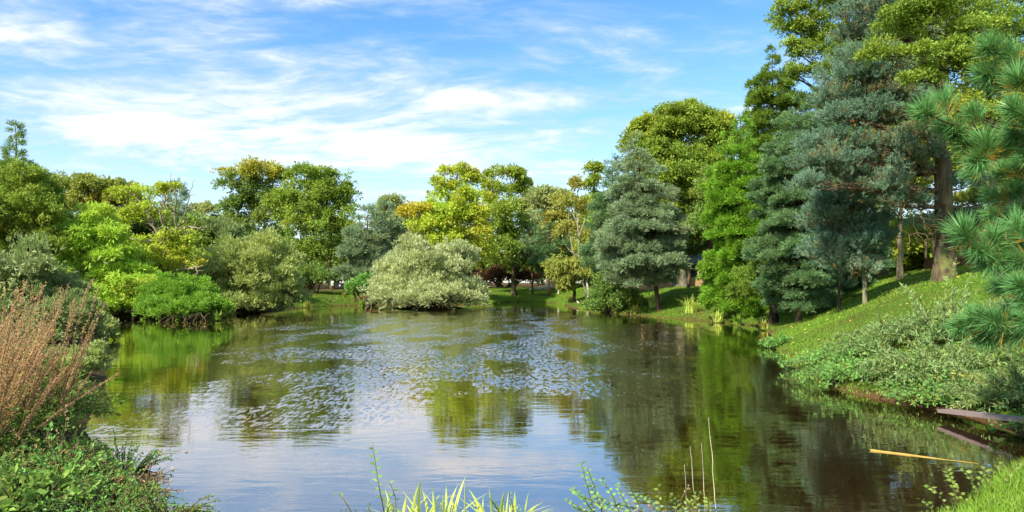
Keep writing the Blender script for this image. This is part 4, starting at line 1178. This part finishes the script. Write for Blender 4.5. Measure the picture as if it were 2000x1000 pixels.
def dock(label, x, y, stalks):
    z0 = max(G1(x, y), 0.02)
    rt = root('dock_plant', (x, y, z0), label, 'plant', 'rusty dock plants on the left bank')
    for k in range(stalks):
        w = Wood()
        a = rng.uniform(0, 6.283)
        rr = 0.22 * math.sqrt(rng.random())
        p0 = np.array([x + rr * math.cos(a), y + rr * math.sin(a), z0 - 0.03])
        h = rng.uniform(0.75, 1.8)
        p1 = p0 + np.array([rng.normal(0.36, 0.22), rng.normal(0, 0.2), h])
        pts = limb(w, p0, p1, 0.006, 0.002, 0.03, 0.012, 12, 4)
        st = w.build('stalk', BK['twig'], rt)
        Lv = Leaves()
        n = 340
        tt = 0.25 + 0.75 * np.append(rng.random(n - 30), np.linspace(0, 1, 30))
        f = tt * 11
        i0 = np.minimum(f.astype(int), 10)
        pos = pts[i0] + (pts[i0 + 1] - pts[i0]) * (f - i0)[:, None]
        whorl = np.abs(np.sin(tt * 60))
        d = unit(rand_unit(n) + np.array([0, 0, 0.5]))
        Lv.add(pos + d * 0.004, d, unit(np.cross(d, rng.normal(size=(n, 3)))), (0.012 + 0.022 * whorl) * (1.3 - 0.6 * tt), 0.010, rng.normal(0.5, 0.25, n), np.clip(rng.normal(0.1, 0.2, n), 0, 1))
        Lv.build('seed_head', LM['dock'], st)
    Lv = Leaves()
    n = 160
    d = unit(rng.normal(size=(n, 3)) * np.array([1, 1, 0.5]) + np.array([0, 0, 0.4]))
    Lv.add(np.array([x, y, z0]) + rng.normal(0, 0.22, (n, 3)) * np.array([1, 1, 0]) + np.stack([np.zeros(n), np.zeros(n), rng.uniform(0.02, 0.75, n)], 1), d, unit(np.cross(d, np.array([0, 0, 1.0]) + rng.normal(0, 0.3, (n, 3)))), rng.uniform(0.06, 0.13, n), 0.035, rng.normal(0.45, 0.2, n), np.clip(rng.normal(0.05, 0.25, n), 0, 1))
    Lv.build('foliage', LM['herb'], rt)


for q, (x, y, n) in enumerate([(-5.05, 6.6, 22), (-5.45, 7.1, 26), (-5.85, 7.6, 26), (-5.25, 7.5, 20), (-4.95, 6.1, 18)]):
    dock(['rusty dock plant at the left edge, lowest stalks', 'thick rusty dock plant in the middle of the clump', 'rusty dock plant at the back of the clump', 'rusty dock plant leaning out over the water', 'rusty dock plant nearest the low green herbs'][q], x, y, n)

lowspots = [(-3.9, 5.9, 'light green nettle-leaved herbs low at the left corner', 90, 0.3, 0.55, 0.055, 0.03, 'mint'), (-3.3, 5.7, 'small-leaved herb clump beside the nettle-leaved one at the corner', 110, 0.22, 0.5, 0.034, 0.016, 'herb'),
            (-4.5, 6.7, 'leafy herb clump under the lowest dock stalks', 120, 0.34, 0.55, 0.045, 0.02, 'herb'), (-4.1, 7.2, 'sprawling herb reaching over the white reflection', 70, 0.24, 0.5, 0.04, 0.016, 'mint'), (-2.7, 5.3, 'low sprig of herbs at the edge, left of the iris', 70, 0.16, 0.55, 0.03, 0.015, 'herb'),
            (-3.7, 5.1, 'broad-leaved herb clump lowest in the left corner', 70, 0.28, 0.5, 0.07, 0.045, 'herb'), (-4.5, 5.6, 'dark green herb clump at the left edge beside the dead stem', 120, 0.34, 0.6, 0.045, 0.02, 'herb'), (-5.2, 6.2, 'tall dark herb clump beneath the nearest dock', 130, 0.46, 0.6, 0.045, 0.02, 'herb'),
            (-3.45, 6.2, 'thin brown-stemmed weed sprawling at the left water edge', 60, 0.26, 0.5, 0.03, 0.012, 'dock'), (-4.1, 6.2, 'dry pinkish weed among the corner herbs', 60, 0.36, 0.45, 0.028, 0.012, 'dock'), (-0.95, 4.65, 'small weed tangle between the thin sprig and the left iris', 40, 0.3, 0.35, 0.03, 0.012, 'herb'), (0.05, 4.7, 'small weed tangle between the two iris halves', 40, 0.28, 0.35, 0.03, 0.012, 'mint'), (1.0, 4.7, 'dry weed tangle at the foot of the dry stalks', 50, 0.3, 0.4, 0.026, 0.01, 'dock'), (-3.1, 5.2, 'small-leaved creeping weed in front of the left water edge', 80, 0.2, 0.5, 0.03, 0.016, 'mint')]
for x, y, lab, n, h_, sp_, ll, lw, lf in lowspots:
    arching('low_herb', lab, 'plant', (x, y), n, h_, sp_, lf, ll, lw, 20, 0.05, tintb=0.3 if 'dark' in lab else 0.5)

# dead reddish stem in the corner
w = Wood()
w.tube(curve(P(8, 905, 6.0), P(108, 990, 5.4), 0.1, 0.02, 10), np.linspace(0.004, 0.010, 10), 7)
tag(w.build('dead_stem', BK['twig']), 'brown broken dead stem leaning among the corner herbs', 'stem')

# ---- foreground iris, sprigs and dry stalks
def iris(label, specs, Yq, zb):
    x0 = np.mean([(a - 1000) / FPX * Yq for a, *_ in specs])
    rt = root('iris_plant', (x0, Yq, zb), label, 'plant')
    ext = [(b0 + rng.normal(0, 16), tx + rng.normal(0, 26), min(996, ty + abs(rng.normal(18, 16))), bend) for b0, tx, ty, bend in specs for q in range(2)]
    for k, (b0, tx, ty, bend) in enumerate(specs + ext):
        thin = 1.0 if k < len(specs) else 0.55
        p0 = np.array([(b0 - 1000) / FPX * Yq, Yq + rng.uniform(-0.1, 0.1), zb])
        p1 = P(tx, ty, Yq + rng.uniform(-0.15, 0.2))
        n = 10
        tt = np.linspace(0, 1, n)[:, None]
        mid = (p0 + p1) / 2 + np.array([-(p1 - p0)[0] * 0.35, 0, bend])
        pts = (1 - tt) ** 2 * p0 + 2 * tt * (1 - tt) * mid + tt ** 2 * p1
        wd = np.interp(np.linspace(0, 1, n), [0, 0.5, 0.8, 1], [0.022, 0.030, 0.020, 0.001])[:, None] * thin * 0.85
        sd = unit(np.array([math.cos(0.4 * rng.normal()), math.sin(0.7 * rng.normal()), 0.0]))[None]
        ridge = np.array([0, -0.004, 0.0])
        V = np.stack([pts - sd * wd / 2, pts + ridge, pts + sd * wd / 2], 1).reshape(-1, 3)
        F = []
        for j in range(n - 1):
            for c_ in range(2):
                F.append((j * 3 + c_, j * 3 + c_ + 1, j * 3 + c_ + 4, j * 3 + c_ + 3))
        t_ = np.clip(rng.normal(0.6, 0.2), 0, 1)
        mesh('blade', V, F, LM['rush'], rt, {'tint': np.full(len(F), t_), 'hue': np.full(len(F), rng.uniform(0, 0.35))}, True)


iris('yellow-green iris clump in the foreground, left half with upright blades', [(770, 752, 955, 0.04), (800, 820, 940, 0.0), (815, 822, 935, 0.0), (840, 825, 955, 0.02), (850, 845, 950, 0.0), (870, 872, 945, 0.0), (880, 910, 930, 0.03), (865, 895, 945, 0.02), (895, 880, 965, 0.0), (785, 795, 965, 0.0), (835, 858, 965, 0.01), (825, 790, 980, 0.03)], 4.75, 0.2)
iris('yellow-green iris clump in the foreground, right half with arching blades', [(950, 915, 955, 0.04), (965, 955, 950, 0.0), (975, 985, 958, 0.02), (985, 962, 975, 0.02), (1005, 1006, 958, 0.0), (1020, 1060, 980, 0.06), (1010, 1050, 985, 0.05), (960, 930, 975, 0.02), (1000, 995, 985, 0.0)], 4.8, 0.2)


def sprig(name, label, Yq, zb, stems, leaf, ll, lw, step=10, hue=0.05, bark='twig'):
    x0 = np.mean([(s_[0][0] - 1000) / FPX * Yq for s_ in stems])
    rt = root(name, (x0, Yq, zb), label, 'plant')
    for st in stems:
        w = Wood()
        pts = np.array([P(a, b, Yq + rng.normal(0, 0.04)) for a, b in st])
        m_ = 14
        t2 = np.linspace(0, 1, m_)
        sm = np.stack([np.interp(t2, np.linspace(0, 1, len(st)), pts[:, d]) for d in range(3)], 1)
        w.tube(sm, np.linspace(0.0045, 0.0015, m_), 5)
        so = w.build('stem', BK[bark], rt)
        Ls = np.linalg.norm(np.diff(sm, axis=0), axis=1).sum()
        n = max(3, int(Ls / (step * Yq / FPX)))
        tt = np.linspace(0.12, 1, n)
        f = tt * (m_ - 1)
        i0 = np.minimum(f.astype(int), m_ - 2)
        pos = sm[i0] + (sm[i0 + 1] - sm[i0]) * (f - i0)[:, None]
        ax = unit(sm[i0 + 1] - sm[i0])
        side = np.where(np.arange(n) % 2 == 0, 1.0, -1.0)[:, None]
        d = unit(np.array([1.0, 0, 0.35]) * side * np.array([1, 1, side[0, 0]]) + ax * 0.5 + rng.normal(0, 0.35, (n, 3)))
        d[:, 2] = np.abs(d[:, 2]) * 0.6
        wv = unit(np.cross(d, rng.normal(0, 0.5, (n, 3)) + np.array([0, -1.0, 0.3])))
        Lv = Leaves()
        Lv.add(pos, d, wv, ll * rng.uniform(0.7, 1.2, n), lw * rng.uniform(0.8, 1.2, n), rng.normal(0.6, 0.2, n), np.clip(rng.normal(hue, 0.1, n), 0, 1), bend=0.06)
        Lv.build('leaves', LM[leaf], so)


sprig('willow_sprig', 'thin upright leafy sprig in the foreground left of the iris', 4.9, 0.2, [[(752, 1010), (738, 940), (728, 868)], [(775, 1010), (772, 970), (762, 944)]], 'mint', 0.045, 0.02, 9)
sprig('leafy_shrub', 'pale round-leaved shrub in the foreground right of the iris', 4.9, 0.2,
      [[(1165, 1015), (1150, 960), (1135, 905)], [(1180, 1015), (1165, 965), (1148, 915)], [(1200, 1015), (1170, 985), (1120, 962)], [(1215, 1015), (1195, 965), (1175, 935)], [(1240, 1015), (1215, 970), (1205, 945)], [(1150, 1015), (1130, 990), (1105, 975)], [(1260, 1015), (1245, 980), (1232, 955)], [(1280, 1015), (1240, 992), (1200, 985)], [(1190, 1015), (1150, 1000), (1120, 992)], [(1225, 1015), (1190, 990), (1160, 962)], [(1290, 1015), (1275, 985), (1255, 970)], [(1170, 1015), (1140, 975), (1118, 955)], [(1250, 1015), (1228, 1000), (1180, 975)]], 'mint', 0.036, 0.02, 5.5, hue=0.12)
sprig('leafy_shrub', 'yellowish sprigs at the foot of the dry stalks', 4.7, 0.2, [[(1330, 1015), (1322, 985), (1310, 968)], [(1345, 1015), (1348, 985), (1370, 962)], [(1300, 1015), (1290, 995), (1285, 950)], [(1360, 1015), (1362, 990), (1355, 965)], [(1320, 1015), (1335, 995), (1345, 978)], [(1375, 1015), (1385, 995), (1382, 975)]], 'herb', 0.036, 0.022, 6, hue=0.25)
for k, (a, b, c_, d_, lab) in enumerate([(1343, 1012, 1337, 907, 'shortest dry stalk, leftmost of the four'), (1360, 1012, 1348, 872, 'dry stalk, second from left of the four bare stalks'), (1378, 1012, 1370, 865, 'dry stalk, third from left of the four bare stalks'), (1400, 1012, 1384, 815, 'tallest dry reddish stalk standing before the dark water')]):
    w = Wood()
    w.tube(curve(P(a, b, 4.7), P(c_, d_, 4.7 + 0.1 * k), 0, 0.008, 12), np.linspace(0.0034, 0.0018, 12), 5)
    tag(w.build('dry_stalk', BK['dock'] if 'dock' in BK else BK['dead']), lab, 'stalk', 'dry stalks in the foreground')
sprig('bramble_sprig', 'leafy bramble sprigs at the edge of the near right grass', 6.0, 0.25, [[(1850, 1000), (1835, 965), (1815, 950)], [(1870, 985), (1860, 940), (1850, 920)], [(1900, 960), (1895, 930), (1880, 915)], [(1930, 950), (1935, 925), (1950, 905)], [(1835, 1000), (1815, 985), (1800, 975)], [(1960, 945), (1975, 920), (1990, 905)], [(1890, 985), (1870, 955), (1862, 940)], [(1910, 975), (1915, 940), (1925, 915)]], 'herb', 0.05, 0.03, 6, hue=0.2)

# ---- plank and pole
pm = plain_mat('weathered_plank', (128, 112, 104), 0.8, 0.45, 14, (0.4, 3, 3))
w = Wood()
A_, B_ = np.array([6.33, 10.0, 0.10]), np.array([6.75, 7.3, 0.36])
sd = unit(np.cross(B_ - A_, np.array([0, 0, 1.0]))) * 0.11
up = np.array([0, 0, 0.05])
w.hexa([A_ - sd, B_ - sd, B_ + sd, A_ + sd, A_ - sd + up, B_ - sd + up, B_ + sd + up, A_ + sd + up])
tag(w.build('wooden_plank', pm, None, False), 'weathered purplish wooden plank sticking out over the water at the right', 'plank')
w = Wood()
w.tube(curve((4.27, 8.13, 0.004), (5.15, 7.55, -0.013), 0, 0.004, 10), np.full(10, 0.015), 8)
tag(w.build('bamboo_pole', plain_mat('yellow_cane', (172, 140, 60), 0.7, 0.5, 9)), 'yellow cane pole lying half sunk in the dark water', 'pole')

# roots under the bright bush
rt = root('tree_root', (*PX(345, 628), 0.0), 'dark bare roots dipping in the water under the bright bush', 'root')
for k in range(12):
    w = Wood()
    x, y = PX(rng.uniform(300, 400), 629)
    limb(w, (x, y + 0.8, 0.4), (x + rng.normal(0, 0.5), y - 0.2, -0.05), 0.025, 0.012, 0.15, 0.08, 8, 5)
    w.build('root_strand', BK['twig'], rt)

# ---- far details on the inlet lawn
def stake(name, label, p0, p1, r, mat):
    w = Wood()
    w.tube(curve(p0, p1, 0, 0.01, 6), np.linspace(r, r * 0.8, 6), 6)
    tag(w.build(name, mat), label, 'stake')


stake('wooden_stake', 'dark leaning stake by the inlet, taller of two', P(646, 590, 58.6), P(655, 569, 59.5), 0.035, BK['dark'])
stake('wooden_stake', 'dark low leaning pole lying on the inlet lawn', P(645, 590, 58.6), P(628, 577, 59.4), 0.03, BK['dark'])
stake('pale_stake', 'pale leaning stake near the water right of the weeping tree', P(1133, 597, 57), P(1127, 588, 57.3), 0.08, BK['birch'])
wm = plain_mat('white_paint', (226, 224, 216), 0.6, 0.05)
bm_ = plain_mat('black_paint', (30, 30, 36), 0.5, 0.1)


def pbox(w, x0, y0, x1, y1, Yq, dep):
    a, b = P(x0, y1, Yq), P(x1, y0, Yq)
    w.box((a[0], Yq, a[2]), (b[0], Yq + dep, b[2]))


c0 = P(648.5, 566, 66)
rt = root('notice_board', c0, 'small white notice on a post in front of the oak trunk', 'sign')
w = Wood(); pbox(w, 646.5, 548.5, 651.5, 557.5, 66, 0.05); w.build('panel', wm, rt, False)
w = Wood(); pbox(w, 648.2, 550, 649.8, 568, 66.07, 0.08); w.build('post', BK['oak'], rt, False)
c0 = P(663, 565, 68)
rt = root('black_trough', c0, 'black low trough with a pale round mark beyond the inlet lawn', 'trough')
w = Wood()
f0, f1 = P(654, 554, 67), P(672, 554, 67)
b0, b1 = P(657, 562, 67), P(671, 562, 67)
D_ = np.array([0, 0.8, 0])
w.hexa([b0, b1, b1 + D_, b0 + D_, f0, f1, f1 + D_, f0 + D_])
w.build('tub', bm_, rt, False)
w = Wood()
w.tube([f0 - D_ * 0.02, f1 - D_ * 0.02], [0.045, 0.045], 6)
w.build('rim', bm_, rt)
w = Wood()
q = P(663.5, 557.5, 66.96)
w.tube([q, q + np.array([0, 0.03, 0])], [0.08, 0.08], 10)
w.tube([q, q + np.array([0, 0.001, 0])], [0.0, 0.08], 10)
w.build('mark', wm, rt)

# stones heaped on the far lawn
sm_ = plain_mat('pale_stone', (206, 192, 168), 0.9, 0.3, 3)
for k in range(12):
    px, py = rng.uniform(1036, 1082), 0
    Yq = rng.uniform(78, 80)
    r = rng.uniform(0.25, 0.6)
    x = (px - 1000) / FPX * Yq
    z = G1(x, Yq) + r * 0.3
    th = np.linspace(0, np.pi, 7)[1:-1]
    ph = np.linspace(0, 2 * np.pi, 9)[:-1]
    V = [np.array([0, 0, 1.0])] + [np.array([math.sin(a) * math.cos(b), math.sin(a) * math.sin(b), math.cos(a)]) for a in th for b in ph] + [np.array([0, 0, -1.0])]
    V = np.array(V) * (1 + rng.normal(0, 0.1, (len(V), 1))) * np.array([r, r * 0.8, r * rng.uniform(0.5, 0.8)]) + np.array([x, Yq, z])
    bmx = bpy.data.meshes.new('stone')
    F = [(0, 1 + j, 1 + (j + 1) % 8) for j in range(8)]
    for i_ in range(4):
        F += [(1 + i_ * 8 + j, 1 + (i_ + 1) * 8 + j, 1 + (i_ + 1) * 8 + (j + 1) % 8, 1 + i_ * 8 + (j + 1) % 8) for j in range(8)]
    F += [(len(V) - 1, 33 + (j + 1) % 8, 33 + j) for j in range(8)]
    bmx.from_pydata([tuple(q) for q in V], [], F)
    bmx.materials.append(sm_)
    o = bpy.data.objects.new('stone', bmx)
    COL.objects.link(o)
    tag(o, 'pale stone in the rubble heap behind the young lawn pine', 'stone', 'pale stones heaped on the far lawn')

# ---- lodge with deck behind the great oak
def boards_mat(name, col, sx=1.0):
    m, t = new_mat(name)
    g = t.n('ShaderNodeNewGeometry')
    wv = t.n('ShaderNodeTexWave', {'Vector': g.outputs['Position'], 'Scale': 2.2 * sx, 'Distortion': 0.0}, wave_type='BANDS', bands_direction='X', wave_profile='SAW')
    ns = t.n('ShaderNodeTexNoise', {'Vector': t.n('ShaderNodeMapping', {'Vector': g.outputs['Position'], 'Scale': (9, 9, 0.8)}).outputs[0], 'Scale': 1.0, 'Detail': 4.0})
    l = lin(col)
    c = t.mix(ns.outputs[0], tuple(q * 0.65 for q in l), tuple(min(1, q * 1.3) for q in l))
    c = t.mix(t.sstep(wv.outputs[0], 0.9, 0.97), c, tuple(q * 0.3 for q in l))
    p = t.n('ShaderNodeBsdfPrincipled', {'Base Color': c, 'Roughness': 0.75})
    t.n('ShaderNodeOutputMaterial', {0: p.outputs[0]})
    return m


tim = boards_mat('timber_boards', (178, 142, 98))
red = boards_mat('brown_boards', (170, 116, 76))
tp_ = plain_mat('timber_post', (214, 182, 128), 0.7, 0.2)
gm = glass_mat('window_glass')
DY = 56.0
xa, xb = (1240 - 1000) / FPX * DY, (1440 - 1000) / FPX * DY
zt_, zr = P(0, 541.5, DY)[2], P(0, 525.5, DY)[2]
zb_ = G1((xa + xb) / 2, DY) - 0.3
rt = root('timber_deck', ((xa + xb) / 2, DY, zb_), 'pale timber deck with glass balustrade in front of the lodge', 'deck')
w = Wood(); w.box((xa, DY, zb_), (xb, DY + 0.08, zt_)); w.build('skirt', tim, rt, False)
w = Wood(); w.box((xa, DY + 0.083, zt_ - 0.15), (xb, DY + 3.0, zt_ - 0.003)); w.build('floor', tim, rt, False)
w = Wood(); w.box((xa, DY - 0.02, zr), (xb, DY + 0.12, zr + 0.06)); w.build('handrail', tp_, rt, False)
for px in (1254, 1269, 1287, 1306, 1326, 1346, 1364, 1384, 1404, 1424):
    x = (px - 1000) / FPX * DY
    w = Wood(); w.box((x - 0.05, DY - 0.004, zt_ - 0.1), (x + 0.05, DY + 0.1, zr - 0.003)); w.build('post', tp_, rt, False)
m, t = new_mat('balustrade_glass')
p = t.n('ShaderNodeBsdfGlossy', {'Color': (0.9, 0.95, 1, 1), 'Roughness': 0.02})
q = t.n('ShaderNodeBsdfTransparent', {'Color': (0.82, 0.88, 0.9, 1)})
t.n('ShaderNodeOutputMaterial', {0: t.n('ShaderNodeMixShader', {0: 0.14, 1: q.outputs[0], 2: p.outputs[0]}).outputs[0]})
w = Wood(); w.box((xa + 0.1, DY + 0.045, zt_ + 0.05), (xb - 0.1, DY + 0.055, zr - 0.05)); w.build('glass_panel', m, rt, False)

LY = DY + 3.2
rt = root('timber_lodge', ((xa + xb) / 2, LY, zb_), 'dark low timber lodge with pale curtains behind the deck', 'lodge')
wl = plain_mat('dark_cladding', (92, 76, 66), 0.8, 0.25, 3, (0.5, 1, 8))
s2 = LY / FPX
Zp = lambda py: P(0, py, LY)[2]
Xp = lambda px: (px - 1000) / FPX * LY
w = Wood()
w.box((Xp(1230), LY + 0.1, zb_), (Xp(1450), LY + 5, Zp(512)))
w.build('wall', wl, rt, False)
w = Wood()
w.hexa([(Xp(1224), LY - 0.5, Zp(512)), (Xp(1456), LY - 0.5, Zp(512)), (Xp(1456), LY + 5.4, Zp(512)), (Xp(1224), LY + 5.4, Zp(512)), (Xp(1224), LY + 1.8, Zp(496)), (Xp(1456), LY + 1.8, Zp(496)), (Xp(1456), LY + 3.2, Zp(496)), (Xp(1224), LY + 3.2, Zp(496))])
w.build('roof', plain_mat('roof_felt', (74, 70, 68), 0.9, 0.2), rt, False)
for x0, x1 in ((1298, 1334), (1338, 1378), (1388, 1420)):
    w = Wood()
    for a, b, c_, d_ in ((x0, 514, x0 + 1.5, 541), (x1 - 1.5, 514, x1, 541), (x0 + 1.5, 514, x1 - 1.5, 515.5)):
        w.box((Xp(a), LY + 0.02, Zp(d_)), (Xp(c_), LY + 0.098, Zp(b)))
    fr_ = w.build('window', wm, rt, False)
    w = Wood(); w.box((Xp(x0 + 1.5), LY + 0.07, Zp(541)), (Xp(x1 - 1.5), LY + 0.097, Zp(515.5))); w.build('pane', gm, fr_, False)
cm = plain_mat('curtain_cloth', (214, 212, 202), 0.9, 0.1)
for x0, x1 in ((1301, 1308), (1343, 1352), (1370, 1376)):
    n = 12
    V, F = [], []
    for r_, py in enumerate((515.5, 522, 529, 536)):
        k = [1.0, 0.85, 0.45, 0.35][r_]
        for j in range(n):
            xx = x0 + (x1 - x0) * j / (n - 1) * k
            V.append((Xp(xx), LY - 0.02 - 0.03 * math.sin(j * 2.1), Zp(py)))
    for r_ in range(3):
        for j in range(n - 1):
            F.append((r_ * n + j, r_ * n + j + 1, (r_ + 1) * n + j + 1, (r_ + 1) * n + j))
    mesh('curtain', V, F, cm, rt, None, True)

# ---- deck with steps beside the blue pine
a, b = np.array([*P(1806, 0, 31.0)[:2]]), np.array([*P(1960, 0, 24.0)[:2]])
zt2, zb2 = 3.06, min(G1(*a), G1(*b), G1(*((a + b) / 2))) - 0.3
rt = root('timber_deck', (*a, zb2), 'brown boarded deck with steps behind the blue pine trunk', 'deck')
nrm = unit(np.array([-(b - a)[1], (b - a)[0]]))
if nrm[0] < 0:
    nrm = -nrm


def slab(w, p, q, d0, d1, z0, z1):
    A2, B2, C2, D2 = p + nrm * d0, q + nrm * d0, q + nrm * d1, p + nrm * d1
    w.hexa([(*A2, z0), (*B2, z0), (*C2, z0), (*D2, z0), (*A2, z1), (*B2, z1), (*C2, z1), (*D2, z1)])


w = Wood(); slab(w, a, b, 0, 3.9, zb2, zt2); w.build('skirt', red, rt, False)
w = Wood(); slab(w, a - unit(b - a) * 0.02, b, -0.02, 3.92, zt2 + 0.003, zt2 + 0.05); w.build('floor', red, rt, False)
w = Wood(); slab(w, a, b, 0.0, 0.07, zt2 + 0.85, zt2 + 0.92); w.build('handrail', tp_, rt, False)
for k in range(9):
    p_ = a + (b - a) * k / 8
    e = unit(b - a) * 0.05
    w = Wood(); slab(w, p_ - e, p_ + e, 0.0, 0.08, zt2 + 0.052, zt2 + 0.848); w.build('post', tp_, rt, False)
for k in range(2):
    e = unit(b - a)
    w = Wood(); slab(w, a - e * (0.45 * (k + 1)), a - e * (0.45 * k + 0.02), 0.1, 1.5, zb2, zt2 - 0.2 * (k + 1)); w.build('step', red, rt, False)
